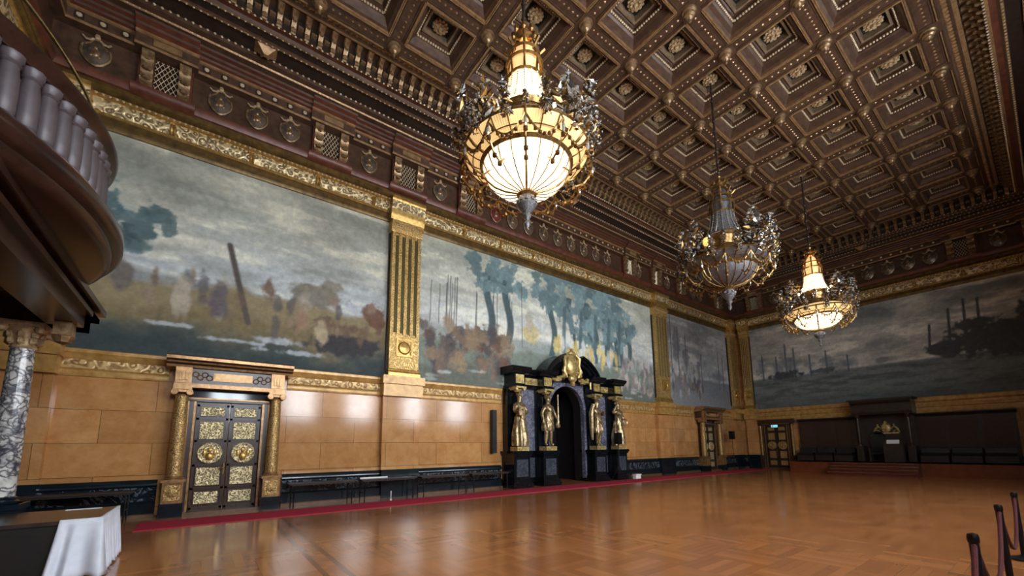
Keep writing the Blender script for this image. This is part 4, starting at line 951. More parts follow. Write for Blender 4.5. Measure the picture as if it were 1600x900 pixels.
# ------------------------------------------------------------------ statues on the portal
def statue(off, label, pose, head_gear='hair'):
    """standing draped figure about 2.3 m tall, one continuous body with separate drapery"""
    k = 2.28 / 7.5
    t = thing('gilt_statue', label, 'statue', 'gilt statues of the portal', loc=(PC + off, -0.74, 1.68), rz=0.0)
    b = MB(); b.box(-0.30, 0.30, -0.22, 0.28, -0.18, 0.0); b.build('statue_base', gold_pan, t, False)
    V, E, R = [], [], []
    def chain(pts, start=None):
        last = start
        for p, r in pts:
            V.append(p); R.append(r * 1.18); i = len(V) - 1
            if last is not None: E.append((last, i))
            last = i
        return last
    lean = pose.get('lean', 0.0)
    pel = chain([((lean * 0.3, 0, 1.15), 0.175)])
    belly = chain([((lean * 0.1, 0, 1.34), 0.155), ((-lean * 0.2, -0.01, 1.58), 0.19), ((-lean * 0.3, 0, 1.74), 0.17)], pel)
    neck = chain([((-lean * 0.3, -0.01, 1.87), 0.075)], belly)
    hx_ = pose.get('head', 0.0)
    chain([((-lean * 0.3 + hx_ * 0.4, -0.03, 1.97), 0.085), ((-lean * 0.3 + hx_, -0.03, 2.1), 0.115), ((-lean * 0.3 + hx_, -0.02, 2.22), 0.085)], neck)
    for s, key in ((-1, 'armL'), (1, 'armR')):
        sh = chain([((s * 0.2 - lean * 0.3, 0, 1.73), 0.10)], belly)
        el, wr = pose[key]
        e1 = chain([(el, 0.075), (wr, 0.055)], sh)
        d = (Vector(wr) - Vector(el)).normalized(); side = Vector((0, 0, 1)).cross(d)
        side = side.normalized() if side.length > 0.1 else Vector((1, 0, 0))
        palm = Vector(wr) + d * 0.07
        pi_ = chain([(tuple(palm), 0.045)], e1)
        for q in range(5):
            o_ = (q - 2) * 0.022; ln = (0.07, 0.085, 0.09, 0.085, 0.065)[q]
            chain([(tuple(palm + side * o_ + d * ln * 0.5), 0.014), (tuple(palm + side * o_ * 1.2 + d * ln + Vector((0, 0, -0.015))), 0.011)], pi_)
    for s, key in ((-1, 'legL'), (1, 'legR')):
        kn, an = pose[key]
        chain([((s * 0.1 + lean * 0.3, 0, 1.06), 0.14), (kn, 0.10), (((kn[0] * 0.5 + an[0] * 0.5), (kn[1] + an[1]) / 2 + 0.02, (kn[2] + an[2]) / 2), 0.09), (an, 0.055), ((an[0] + s * 0.03, an[1] - 0.13, 0.04), 0.045)], pel)
    me = bpy.data.meshes.new('body'); me.from_pydata(V, E, [])
    o = bpy.data.objects.new('body', me); COL.objects.link(o); o.parent = t
    me.materials.append(statue_m)
    sk = o.modifiers.new('skin', 'SKIN'); o.modifiers['skin'].use_smooth_shade = True
    lay_ = me.skin_vertices[0].data if me.skin_vertices else None
    if lay_ is None:
        bm = bmesh.new(); bm.from_mesh(me); bm.verts.layers.skin.verify(); bm.to_mesh(me); bm.free(); lay_ = me.skin_vertices[0].data
    for i, r in enumerate(R): lay_[i].radius = (r, r * 0.9); lay_[i].use_root = (i == 0)
    o.modifiers.new('sub', 'SUBSURF').levels = 1; o.modifiers['sub'].render_levels = 1
    hx2 = -lean * 0.3 + hx_
    b = MB()
    b.ball((hx2, -0.14, 2.10), 0.03, 6, 0, (0.7, 1, 1.4))
    for s in (-1, 1): b.ball((hx2 + s * 0.045, -0.125, 2.135), 0.018, 6); b.ball((hx2 + s * 0.115, -0.01, 2.11), 0.03, 6, 0, (0.5, 1, 1.4))
    b.ball((hx2, -0.125, 2.045), 0.028, 6, 0, (1.4, 0.6, 0.5)); b.build('face', statue_m, o)
    b = MB()
    for _ in range(26):
        a = random.random() * 2 * PI; zz = random.uniform(0.02, 0.13)
        if -2.4 < a - PI < -0.7 and zz < 0.1: continue
        b.ball((hx2 + 0.11 * math.cos(a), 0.0 + 0.11 * math.sin(a), 2.12 + zz), random.uniform(0.035, 0.055), 6)
    if pose.get('beard'):
        for _ in range(8): b.ball((hx2 + random.uniform(-.05, .05), -0.12, 1.98 + random.uniform(-.05, .05)), 0.04, 6)
    b.build('hair', statue_m, o)
    # drapery
    ph = random.random() * 6
    z1, r1, r0 = pose['skirt']; z0 = pose.get('hem', 0.03)
    b = MB(); prof = [(r0 * (1 - q) + r1 * q + 0.03 * math.sin(q * 5), z0 + (z1 - z0) * q) for q in [i / 9 for i in range(10)]]
    b.lathe(prof, (lean * 0.25, 0.02, 0), 40, 0, 'z', ripple=lambda a, h: 0.11 * math.sin(a * 9 + ph + h * 0.9) * (1.2 - h / 2.2) + 0.05 * math.sin(a * 17 + h * 4)); b.build('skirt_drapery', statue_m, t, True, 80)
    b = MB()
    for j in range(6):
        o_ = j * 0.055
        b.tube([(-0.2 + o_ * 0.3, -0.12, 1.78 - o_), (-0.05, -0.21, 1.52 - o_), (0.12, -0.2, 1.28 - o_), (0.24, -0.08, 1.12 - o_), (0.2, 0.12, 1.1 - o_)], 0.032, 6)
    b.build('sash_drapery', statue_m, t)
    if 'prop' in pose:
        b = MB(); pose['prop'](b); b.build('attribute', statue_m, t)
    return t
def p_book(b): b.box(-0.33, -0.05, -0.42, -0.36, 1.28, 1.62); b.ball((0.05, -0.36, 1.4), 0.09, 8)
def p_staff(b): b.tube([(0.46, -0.18, 2.3), (0.44, -0.2, 1.2), (0.42, -0.18, 0.95)], [0.035, 0.04, 0.09], 8); b.ball((0.43, -0.18, 0.9), 0.12, 8)
def p_cloak(b): b.tube([(-0.3, -0.05, 2.05), (-0.36, 0.05, 1.6), (-0.34, 0.08, 1.0), (-0.3, 0.08, 0.3)], [0.08, 0.12, 0.12, 0.06], 8)
def p_wreath(b): b.lathe([(0.12, -0.03), (0.16, 0.0), (0.2, -0.03)], (0.34, -0.16, 1.2), 14, 0, 'y')
statue(-3.23, 'gilt draped statue holding a book, leftmost on the black portal', dict(lean=0.05, head=0.02, armL=((-0.34, -0.1, 1.42), (-0.2, -0.34, 1.5)), armR=((0.34, -0.1, 1.42), (0.1, -0.34, 1.46)), legL=((-0.13, -0.08, 0.6), (-0.13, 0.02, 0.12)), legR=((0.12, 0, 0.6), (0.13, 0.03, 0.12)), skirt=(1.25, 0.24, 0.34), prop=p_book))
statue(-1.63, 'gilt bearded statue resting on a club, just left of the arch', dict(lean=-0.06, head=-0.02, beard=True, armL=((-0.36, 0.0, 1.45), (-0.36, -0.1, 1.15)), armR=((0.38, -0.02, 1.45), (0.43, -0.16, 1.2)), legL=((-0.14, -0.05, 0.6), (-0.16, 0.0, 0.12)), legR=((0.13, -0.03, 0.6), (0.17, 0.0, 0.12)), skirt=(1.3, 0.23, 0.25), hem=0.68, prop=p_staff))
statue(1.63, 'gilt slender statue with raised arm and cloak, just right of the arch', dict(lean=0.08, head=0.05, armL=((-0.36, -0.04, 1.86), (-0.16, -0.1, 2.1)), armR=((0.34, -0.1, 1.5), (0.12, -0.3, 1.62)), legL=((-0.1, -0.12, 0.6), (-0.06, 0.0, 0.12)), legR=((0.14, 0, 0.6), (0.13, 0.02, 0.12)), skirt=(1.12, 0.22, 0.24), hem=0.62, prop=p_cloak))
statue(3.23, 'gilt draped statue with one arm raised to the head, rightmost on the black portal', dict(lean=-0.05, head=-0.03, armL=((-0.38, 0, 1.66), (-0.3, -0.12, 1.95)), armR=((0.36, -0.02, 1.45), (0.34, -0.14, 1.2)), legL=((-0.12, 0, 0.6), (-0.13, 0.02, 0.12)), legR=((0.12, -0.1, 0.6), (0.12, 0.0, 0.12)), skirt=(1.25, 0.23, 0.33), prop=p_wreath))

# ------------------------------------------------------------------ carpet, folding tables, small things along the wall
b = MB(); b.box(-1.0, 30.6, -2.52, -1.28, 0.0, 0.018)
tag(b.build('carpet_runner', carpet_m, smooth=False), 'long crimson carpet runner laid along the mural wall', 'carpet')
def folding_table(u0, u1, label, d0=0.42, d1=1.06, h=0.70):
    t = thing('folding_table', label, 'table', 'folding tables along the mural wall', loc=((u0 + u1) / 2, -(d0 + d1) / 2, 0))
    hw, hd = (u1 - u0) / 2, (d1 - d0) / 2
    b = MB(); b.box(-hw, hw, -hd, hd, h - 0.03, h); b.box(-hw + 0.06, hw - 0.06, -hd + 0.05, hd - 0.05, h - 0.07, h - 0.03); b.build('tabletop', table_m, t, False)
    for s in (-1, 1):
        for q in (-1, 1):
            b = MB(); b.tube([(s * (hw - 0.12), q * (hd - 0.07), 0.0), (s * (hw - 0.12), q * (hd - 0.07), h - 0.05)], 0.018, 6); b.build('leg', metal_d, t)
        b = MB(); b.tube([(s * (hw - 0.12), -hd + 0.07, 0.28), (s * (hw - 0.12), hd - 0.07, 0.28)], 0.012, 6); b.build('stretcher', metal_d, t)
    return t
for (a, e_), q in zip(((2.1, 3.95), (4.1, 5.95), (6.1, 8.0), (8.12, 9.9)), ('first, beside the bronze-columned door', 'second from the bronze-columned door', 'third from the bronze-columned door', 'fourth, beside the black portal')):
    folding_table(a, e_, 'long dark folding table against the marble wall, %s' % q)
folding_table(-3.6, -1.2, 'long dark table against the wall left of the door, behind the white cloth', 0.42, 1.06, 0.72)
b = MB(TL); b.box(4.2, 5.1, 0.5, 0.56, 0.70, 0.735); tag(b.build('paper_strip', paper_m, smooth=False), 'narrow white strip lying on the second folding table', 'paper')
b = MB(TL); b.box(5.0, 5.04, 1.1, 1.14, 0, 0.05); b.box(5.01, 5.03, 1.11, 1.13, 0.05, 0.3); tag(b.build('marker_post', paper_m, smooth=False), 'thin pale upright stick on the floor before the second table', 'post')
t = thing('column_speaker', 'slim black column speaker on the marble just left of the portal', 'speaker', loc=(0, 0, 0))
b = MB(TL); b.box(9.62, 9.82, 0.05, 0.25, 1.42, 3.22); b.build('cabinet', black_pl, t, False)
b = MB(TL); b.box(9.64, 9.80, 0.25, 0.262, 1.46, 3.18); b.build('grille', metal_d, t, False)
b = MB(TL); b.box(9.67, 9.77, 0.0, 0.05, 1.6, 1.8); b.box(9.67, 9.77, 0.0, 0.05, 2.8, 3.0); b.build('wall_bracket', metal_d, t, False)
def stand_speaker(x, y, h, label, bw=0.3, bh=0.5):
    t = thing('tripod_speaker', label, 'speaker', loc=(x, y, 0))
    b = MB(); b.tube([(0, 0, 0.35), (0, 0, h)], 0.018, 8); b.build('pole', metal_d, t)
    for k in range(3):
        a = 2 * PI * k / 3 + 0.4
        b = MB(); b.tube([(0, 0, 0.75), (0.42 * math.cos(a), 0.42 * math.sin(a), 0.012)], 0.012, 6); b.build('leg', metal_d, t)
    b = MB(); b.box(-bw / 2, bw / 2, -0.13, 0.13, h, h + bh); b.build('speaker_cabinet', black_pl, t, False)
    b = MB(); b.box(-bw / 2 + 0.02, bw / 2 - 0.02, -0.145, -0.13, h + 0.02, h + bh - 0.02); b.build('grille', metal_d, t, False)
stand_speaker(16.12, -1.48, 1.75, 'black speaker on a tripod before the right pedestals of the portal', 0.28, 0.55)
stand_speaker(29.3, -0.75, 2.05, 'black speaker on a thin stand right of the far bronze-columned door', 0.32, 0.55)
b = MB(); b.box(17.75, 18.15, -1.2, -1.0, 0.0, 0.2); b.box(17.72, 18.18, -1.23, -0.97, 0.2, 0.23); tag(b.build('small_box', paper_m, smooth=False), 'small white box on the floor at the right foot of the portal', 'box')

# ------------------------------------------------------------------ dais, steps, benches and canopy at the far end
DXF, DZ = 28.75, 0.62
dais_wood = simple('red_brown_boards', hx(120, 62, 32), 0.3, 0.0, hx(96, 46, 22), 4)
b = MB(); b.box(DXF, X1 - 0.05, -16.6, -4.3, 0.0, DZ); b.box(DXF - 0.03, X1 - 0.05, -16.63, -4.27, DZ - 0.05, DZ)
b.loft([[(DXF + 0.6, -4.3, 0), (X1 - 0.05, -4.3, 0), (X1 - 0.05, -3.9, 0), (DXF + 1.6, -3.9, 0)], [(DXF + 0.6, -4.3, DZ), (X1 - 0.05, -4.3, DZ), (X1 - 0.05, -3.9, DZ), (DXF + 1.6, -3.9, DZ)]])
tag(b.build('dais', dais_wood, smooth=False), 'low red brown platform across the far end of the hall', 'platform')
t = thing('dais_steps', 'dark red steps with shiny nosings up to the platform under the canopy', 'steps')
red_step = simple('dark_red_tread', hx(96, 36, 30), 0.35, 0.0, hx(70, 24, 22), 5)
for k in range(4):
    b = MB(); z = DZ * (k + 1) / 4; x = DXF - 1.2 + 0.3 * k
    b.box(x, DXF, -10.05, -6.5, z - DZ / 4, z); b.build('step', red_step, t, False)
    b = MB(); b.box(x - 0.02, x + 0.05, -10.05, -6.5, z - 0.03, z + 0.006); b.build('nosing', brass_m, t, False)
t = thing('wall_panelling', 'dark carved timber panelling with cornice along the end wall left of the canopy', 'panelling')
def panelling(t, u0, u1):
    b = MB(TF); b.box(u0, u1, 0, 0.28, DZ, 3.1, 0); b.sweep([(0, 3.1), (0.34, 3.1), (0.38, 3.18), (0.46, 3.24), (0.46, 3.3), (0, 3.32)], u0 - 0.05, u1 + 0.05); b.build('carcass', wood_dk, t, False)
    n = max(2, int((u1 - u0) / 0.9)); w = (u1 - u0) / n
    for k in range(n):
        a = u0 + k * w
        b = MB(TF)
        for z0, z1 in ((1.55, 2.95),):
            b.box(a + 0.08, a + w - 0.08, 0.28, 0.31, z0, z1); b.box(a + 0.16, a + w - 0.16, 0.31, 0.335, z0 + 0.1, z1 - 0.1)
        b.build('panel', door_wood, t, False)
panelling(t, 3.95, 6.95)
t = thing('wall_panelling', 'dark carved timber panelling with cornice along the end wall right of the canopy', 'panelling'); panelling(t, 9.6, 13.2)
def pew(u0, u1, label):
    t = thing('leather_bench', label, 'bench', 'leather benches on the dais')
    b = MB(TF); b.box(u0, u1, 0.7, 1.3, DZ, DZ + 0.36); b.build('frame', wood_dk, t, False)
    b = MB(TF); b.sweep([(0.72, DZ + 0.36), (1.34, DZ + 0.36), (1.36, DZ + 0.42), (1.32, DZ + 0.48), (0.75, DZ + 0.5)], u0 + 0.02, u1 - 0.02); b.build('seat_cushion', leather, t)
    b = MB(TF); b.sweep([(0.62, DZ + 0.36), (0.74, DZ + 0.36), (0.70, DZ + 0.74), (0.66, DZ + 0.8), (0.58, DZ + 0.78)], u0, u1); b.build('backrest', leather, t)
    b = MB(TF); n = max(2, int((u1 - u0) / 0.55))
    for k in range(n): b.ball((u0 + (k + 0.5) * (u1 - u0) / n, 0.7, DZ + 0.76), 0.03, 6)
    b.build('studs', stud_m, t)
for k, (a, e_) in enumerate(((4.0, 4.9), (4.98, 5.88), (5.96, 6.86))): pew(a, e_, 'black leather bench on the dais left of the canopy, %s from the exit door' % ORD[k])
for k, (a, e_) in enumerate(((9.75, 10.8), (10.9, 11.95), (12.05, 13.1))): pew(a, e_, 'black leather bench on the dais, %s to the right of the canopy' % ORD[k])
def canopy():
    T = TF; c = 8.36
    t = thing('timber_canopy', 'dark carved timber canopy with twisted columns at the end wall', 'canopy')
    b = MB(T); b.box(c - 1.25, c + 1.25, 0, 0.4, DZ, 3.3); b.build('back_wall', wood_dk, t, False)
    b = MB(T); b.sweep([(0, 3.3), (1.3, 3.3), (1.34, 3.42), (1.3, 3.5), (1.36, 3.9), (1.46, 3.98), (1.5, 4.12), (1.5, 4.2), (0, 4.26)], c - 1.32, c + 1.32); b.box(c - 1.44, c + 1.44, 0, 1.56, 4.12, 4.2); b.build('hood', wood_dk, t)
    for s in (-1, 1):
        b = MB(T); b.lathe([(0.12, 0), (0.12, 0.1), (0.07, 0.16), (0.08, 0.9), (0.06, 1.6), (0.11, 1.66), (0.13, 1.8)], (c + s * 1.1, 1.15, 1.5), 12); b.build('column', door_wood, t)
        b = MB(T); b.box(c + s * 1.1 - 0.16, c + s * 1.1 + 0.16, 0, 1.32, DZ, 1.5); b.build('side_wall', wood_dk, t, False)
    b = MB(T)
    b.box(c - 0.55, c + 0.55, 0.4, 0.5, 2.2, 2.28)
    b.ball((c, 0.46, 2.55), 0.26, 12, 0, (0.9, 0.3, 1.1)); b.box(c - 0.16, c + 0.16, 0.42, 0.52, 2.35, 2.6); b.ball((c, 0.46, 2.86), 0.09, 8)
    for s in (-1, 1):
        b.tube([(c + s * 0.24, 0.46, 2.5), (c + s * 0.36, 0.46, 2.62), (c + s * 0.46, 0.46, 2.5), (c + s * 0.56, 0.46, 2.28)], [0.05, 0.08, 0.07, 0.04], 6)
        b.ball((c + s * 0.36, 0.47, 2.72), 0.06, 6); b.tube([(c + s * 0.3, 0.46, 2.3), (c + s * 0.4, 0.46, 2.4)], 0.05, 6)
    b.build('gilt_emblem', gold_pan, t)
canopy()
def armchair(T, u, label):
    t = thing('high_back_chair', label, 'chair')
    b = MB(T); b.box(u - 0.34, u + 0.34, 0.55, 1.1, DZ + 0.4, DZ + 0.52); b.build('seat', leather, t, False)
    b = MB(T); b.box(u - 0.34, u + 0.34, 0.5, 0.6, DZ + 0.4, DZ + 1.45); b.lathe([(0.0, -0.02), (0.3, -0.02), (0.34, 0.0), (0.34, 0.08)], (u, 0.52, DZ + 1.4), 16, 0, 'y'); b.build('backrest', leather, t)
    for s in (-1, 1):
        b = MB(T); b.box(u + s * 0.34 - 0.04, u + s * 0.34 + 0.04, 0.55, 1.1, DZ + 0.7, DZ + 0.76); b.build('armrest', door_wood, t, False)
        for d in (0.58, 1.06): b = MB(T); b.box(u + s * 0.32 - 0.035, u + s * 0.32 + 0.035, d - 0.035, d + 0.035, DZ, DZ + 0.7); b.build('leg', door_wood, t, False)
armchair(TF, 7.95, 'tall leather armchair beneath the canopy emblem')
t = thing('lectern', 'dark timber lectern with a white paper, before the canopy', 'lectern')
b = MB(TF); b.box(8.45, 9.25, 1.75, 2.15, DZ, DZ + 1.0); b.build('body', wood_dk, t, False)
b = MB(TF); b.loft([[(8.4, 1.7, DZ + 1.0), (9.3, 1.7, DZ + 1.0), (9.3, 2.2, DZ + 1.0), (8.4, 2.2, DZ + 1.0)], [(8.4, 1.7, DZ + 1.16), (9.3, 1.7, DZ + 1.16), (9.3, 2.2, DZ + 1.04), (8.4, 2.2, DZ + 1.04)]]); b.build('desk_top', door_wood, t, False)
b = MB(TF); b.quad((8.62, 2.23, 1.62), (9.14, 2.23, 1.62), (9.14, 2.1, 1.83), (8.62, 2.1, 1.83)); b.quad((8.62, 2.215, 1.62), (9.14, 2.215, 1.62), (9.14, 2.085, 1.83), (8.62, 2.085, 1.83))
tag(b.build('paper_sheet', paper_m, smooth=False), 'white sheet leaning on the front of the dark lectern', 'paper')
# exit sign over the end wall door
t = thing('exit_sign', 'small lit green blue exit sign above the end wall door', 'sign')
b = MB(TF); b.box(2.26, 2.70, 0.26, 0.34, 2.82, 3.02); b.build('sign_case', black_pl, t, False)
b = MB(TF); b.box(2.28, 2.68, 0.34, 0.346, 2.84, 3.0); b.build('sign_face', exit_on, t, False)
b = MB(TF); b.box(2.5, 2.6, 0.346, 0.35, 2.9, 2.93); b.face([b.pt((2.6, 0.35, 2.87)), b.pt((2.6, 0.35, 2.96)), b.pt((2.65, 0.35, 2.915))]); b.build('arrow', paper_m, t, False)
b = MB(TF); b.box(2.33, 2.41, 0.346, 0.35, 2.86, 2.98); b.build('doorway_mark', paper_m, t, False)

# ------------------------------------------------------------------ balcony at the near end
def balcony():
    t = thing('balcony', 'rounded dark timber balcony with grey balusters jutting from the near wall', 'balcony')
    def ring(cx, cy, prof, a0, a1, n, b, m=0):
        rs = []
        for k in range(n + 1):
            a = a0 + (a1 - a0) * k / n
            rs.append([(cx + r * math.cos(a), cy + r * math.sin(a), z) for r, z in prof])
        b.loft(rs, m)
    cx, cy, R, zr = -5.08, -7.44, 4.07, 4.40
    def lim(cx, R): return math.acos(max(-1, min(1, (X0 + 0.03 - cx) / R)))
    al = lim(cx, R - 0.5)
    b = MB(); ring(cx, cy, [(R - 0.6, zr + 0.14), (R - 0.25, zr + 0.14), (R - 0.05, zr + 0.10), (R, zr + 0.04), (R, zr - 0.06), (R - 0.05, zr - 0.12), (R - 0.1, zr - 0.14), (R - 0.12, zr - 0.22), (R - 0.2, zr - 0.26), (R - 0.6, zr - 0.26)], -al, al, 60, b); b.build('rim', balc_wood, t, True, 50)
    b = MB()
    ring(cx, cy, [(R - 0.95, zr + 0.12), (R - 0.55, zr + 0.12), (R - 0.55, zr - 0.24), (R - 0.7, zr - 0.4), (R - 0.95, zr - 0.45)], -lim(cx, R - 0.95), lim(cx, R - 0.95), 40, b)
    b.build('cove', balc_dark, t)  # underside coloured darker than the rim to stand for shade
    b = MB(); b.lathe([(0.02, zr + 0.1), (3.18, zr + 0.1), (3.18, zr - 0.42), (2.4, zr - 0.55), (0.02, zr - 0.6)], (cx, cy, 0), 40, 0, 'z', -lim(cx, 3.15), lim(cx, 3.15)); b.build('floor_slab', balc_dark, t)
    # balustrade
    cx2, cy2, R2, z2 = -4.05, -7.46, 2.78, 5.50
    b = MB(); ring(cx2, cy2, [(R2 - 0.16, z2 - 0.02), (R2 - 0.1, z2 + 0.03), (R2 + 0.08, z2 + 0.03), (R2 + 0.12, z2 - 0.02), (R2 + 0.1, z2 - 0.07), (R2 + 0.05, z2 - 0.1), (R2 + 0.03, z2 - 0.17), (R2 - 0.1, z2 - 0.17)], -PI / 2, PI / 2, 60, b); b.build('handrail', balc_wood, t, True, 50)
    b = MB(); ring(cx2, cy2, [(R2 - 0.2, zr + 0.1), (R2 + 0.12, zr + 0.1), (R2 + 0.12, zr + 0.24), (R2 + 0.06, zr + 0.28), (R2 - 0.14, zr + 0.28)], -PI / 2, PI / 2, 60, b); b.build('base_rail', pale_lip, t, True, 50)
    src = None; n = 44
    for k in range(n):
        a = -PI / 2 + PI * (k + 0.5) / n
        if src is None:
            b = MB(); h0, h1 = zr + 0.28, z2 - 0.17; hh = h1 - h0
            b.lathe([(0.085, 0), (0.085, 0.03), (0.07, 0.05), (0.082, 0.08), (0.084, 0.3 * hh), (0.078, 0.6 * hh), (0.064, hh - 0.14), (0.062, hh - 0.12), (0.08, hh - 0.10), (0.066, hh - 0.08), (0.09, hh - 0.03), (0.09, hh)], (0, 0, h0), 10); src = b.build('baluster', steel_m, t); o = src
        else: o = inst(src, t)
        o.location = (cx2 + (R2 - 0.02) * math.cos(a), cy2 + (R2 - 0.02) * math.sin(a), 0)
    # slim brass guard rail above the handrail
    pts = []
    cx3, cy3, R3, z3 = -6.23, -7.34, 4.83, 5.92
    for k in range(21):
        a = math.radians(-24 + 40 * k / 20); pts.append((cx3 + R3 * math.cos(a), cy3 + R3 * math.sin(a), z3))
    e_ = pts[-1]; pts += [(e_[0] - 0.02, e_[1] + 0.03, z3 - 0.06), (e_[0] - 0.03, e_[1] + 0.04, z2 - 0.06)]
    b = MB(); b.tube(pts, 0.017, 8); b.build('guard_rail', brass_m, t)
    # entablature that carries it, and corner console
    b = MB()
    b.box(-2.15, -1.72, -11.0, -4.25, 3.72, 4.12); b.box(-2.2, -1.62, -11.0, -4.2, 3.92, 4.0); b.box(-2.25, -1.55, -11.0, -4.15, 4.06, 4.16)
    b.box(X0, -1.72, -4.68, -4.25, 3.72, 4.12); b.box(X0, -1.62, -4.73, -4.2, 3.92, 4.0)
    b.box(X0, -1.75, -11.0, -4.3, 4.0, 4.14)
    b.build('entablature', balc_wood, t, False)
    b = MB()
    b.box(-2.0, -1.8, -5.0, -4.7, 3.5, 3.72); b.ball((-1.9, -4.85, 3.5), 0.14, 8); b.build('pendant_console', console_m, t)
balcony()
def marble_column(x, y, label):
    t = thing('marble_column', label, 'column', loc=(x, y, 0))
    zb, zt = 0.98, 3.3
    b = MB(); b.lathe([(0.155, 0), (0.158, 0.7), (0.15, 1.5), (0.135, zt - zb)], (0, 0, zb), 24); b.build('shaft', breccia, t)
    b = MB(); b.lathe([(0.2, 0), (0.21, 0.04), (0.17, 0.06), (0.18, 0.09), (0.157, 0.11)], (0, 0, zb - 0.1), 24); b.build('column_base', dado_d, t)
    b = MB(); b.box(-0.24, 0.24, -0.24, 0.24, 0, zb - 0.1); b.box(-0.27, 0.27, -0.27, 0.27, 0, 0.14); b.box(-0.27, 0.27, -0.27, 0.27, zb - 0.18, zb - 0.1); b.build('pedestal', dado_d, t, False)
    b = MB(); b.lathe([(0.14, 0), (0.155, 0.03), (0.14, 0.05), (0.15, 0.15), (0.2, 0.28), (0.24, 0.34)], (0, 0, zt), 20)
    for q in range(8):
        a = 2 * PI * q / 8
        for z, r in ((0.12, 0.17), (0.22, 0.19)): b.ball((r * math.cos(a), r * math.sin(a), zt + z), 0.05, 6, 0, (1, 1, 1.4))
    for sx in (-1, 1):
        for sy in (-1, 1): b.ball((sx * 0.2, sy * 0.2, zt + 0.3), 0.07, 8)
    b.box(-0.25, 0.25, -0.25, 0.25, zt + 0.34, zt + 0.42); b.build('capital', rosette_m, t)
marble_column(-2.4, -4.46, 'grey and white marble column with gilt capital under the balcony')

# ------------------------------------------------------------------ the draped table in the near left
t = thing('long_table', 'long dark table with a white cloth hanging over its near right end', 'table')
tx0, tx1, ty0, ty1, th = -3.9, -1.0, -6.32, -4.78, 0.76
b = MB(); b.box(tx0, tx1 - 0.01, ty0 + 0.01, ty1, th - 0.05, th); b.build('tabletop', table_m, t, False)
for x in (tx0 + 0.15, tx1 - 0.15):
    for y in (ty0 + 0.15, ty1 - 0.15): b = MB(); b.box(x - 0.03, x + 0.03, y - 0.03, y + 0.03, 0, th - 0.05); b.build('leg', metal_d, t, False)
b = MB(); b.box(tx0, -1.36, ty0 + 0.04, ty0 + 0.07, 0.04, th - 0.05)
for k in range(4): b.box(tx0 + 0.1 + k * 0.62, tx0 + 0.6 + k * 0.62, ty0 + 0.03, ty0 + 0.04, 0.14, th - 0.16)
b.build('front_panel', balc_dark, t, False)
cl = MB(); top, bot = [], []
n1, n2 = 40, 110
P = [(-1.40 + 0.41 * k / n1, ty0 - 0.012, 'f') for k in range(n1 + 1)] + [(tx1 + 0.004, ty0 + (ty1 - ty0) * k / n2, 's') for k in range(1, n2 + 1)]
rows = 12; grid = []
for r in range(rows + 1):
    q = r / rows; ring = []
    for k, (x, y, s) in enumerate(P):
        am = 0.045 * q ** 0.8; L_ = k * 0.012
        w = math.sin(L_ * 34 + math.sin(L_ * 9) * 1.4) * am
        hem = 0.03 + 0.015 * math.sin(L_ * 34 + 0.8)
        corner = max(0.0, 1 - abs(k - n1) / 8.0) * 0.05 * q
        z = th + 0.006 - q * (th + 0.006 - hem)
        if s == 'f': ring.append((x + corner * 0.7 - 0.10 * q * (1 - k / n1) * (k < n1), y - am * 0.9 - w - corner, z))
        else: ring.append((x + am * 0.9 + w + corner, y + 0.0, z))
    grid.append(ring)
cl.loft(grid, 0, False, False)
cl.loft([[(-1.40 + 0.41 * k / n1, ty0 - 0.012, th + 0.006) for k in range(n1 + 1)], [(-1.40 + 0.41 * k / n1, ty0 + 0.03, th + 0.006) for k in range(n1 + 1)]], 0, False, False)
cl.loft([[(tx1 + 0.004, ty0 + (ty1 - ty0) * k / 10, th + 0.006) for k in range(11)], [(tx1 - 0.03, ty0 + (ty1 - ty0) * k / 10, th + 0.006) for k in range(11)]], 0, False, False)
co = cl.build('tablecloth', cloth_m, None, True, 80); sm = co.modifiers.new('thick', 'SOLIDIFY'); sm.thickness = 0.006; sm.offset = 1
tag(co, 'white pleated cloth draped over the end of the dark table', 'tablecloth')
b = MB(); b.box(-1.6, -1.2, -4.95, -4.84, th + 0.001, th + 0.006); tag(b.build('paper_sheet', paper_m, smooth=False), 'white paper strip lying on the dark table behind the cloth', 'paper')

# ------------------------------------------------------------------ rope barrier in the near right
posts = [(2.6, -13.85), (4.94, -13.81), (7.41, -13.80), (9.4, -13.83)]
labs = ['', 'black barrier post nearest the camera at the right edge', 'black barrier post in the middle of the roped row', 'black barrier post farthest along the roped row']
for (x, y), lab in zip(posts[1:], labs[1:]):
    t = thing('barrier_post', lab, 'barrier post', 'rope barrier posts', loc=(x, y, 0))
    b = MB(); b.lathe([(0.0, 0), (0.17, 0.0), (0.17, 0.02), (0.06, 0.05), (0.03, 0.07)], n=20); b.build('base', metal_d, t)
    b = MB(); b.lathe([(0.03, 0.06), (0.03, 0.88)], n=12); b.build('pole', metal_d, t)
    b = MB(); b.lathe([(0.03, 0.86), (0.036, 0.87), (0.036, 0.91), (0.03, 0.93), (0.0, 0.94)], n=12); b.build('head', metal_d, t)
rl = ['red barrier rope running from the nearest post out of view', 'red barrier rope sagging between the nearest and the middle post', 'red barrier rope sagging between the middle and the farthest post']
for k in range(3):
    (xa_, ya_), (xb_, yb_) = posts[k], posts[k + 1]
    pts = []
    for q in range(17):
        s = q / 16; sag = 0.55 * (1 - (2 * s - 1) ** 2)
        pts.append((xa_ + (xb_ - xa_) * s + 0.0, ya_ + (yb_ - ya_) * s, 0.86 - sag))
    b = MB(); b.tube(pts, 0.019, 8); tag(b.build('barrier_rope', rope_m), rl[k], 'rope', 'red barrier ropes')

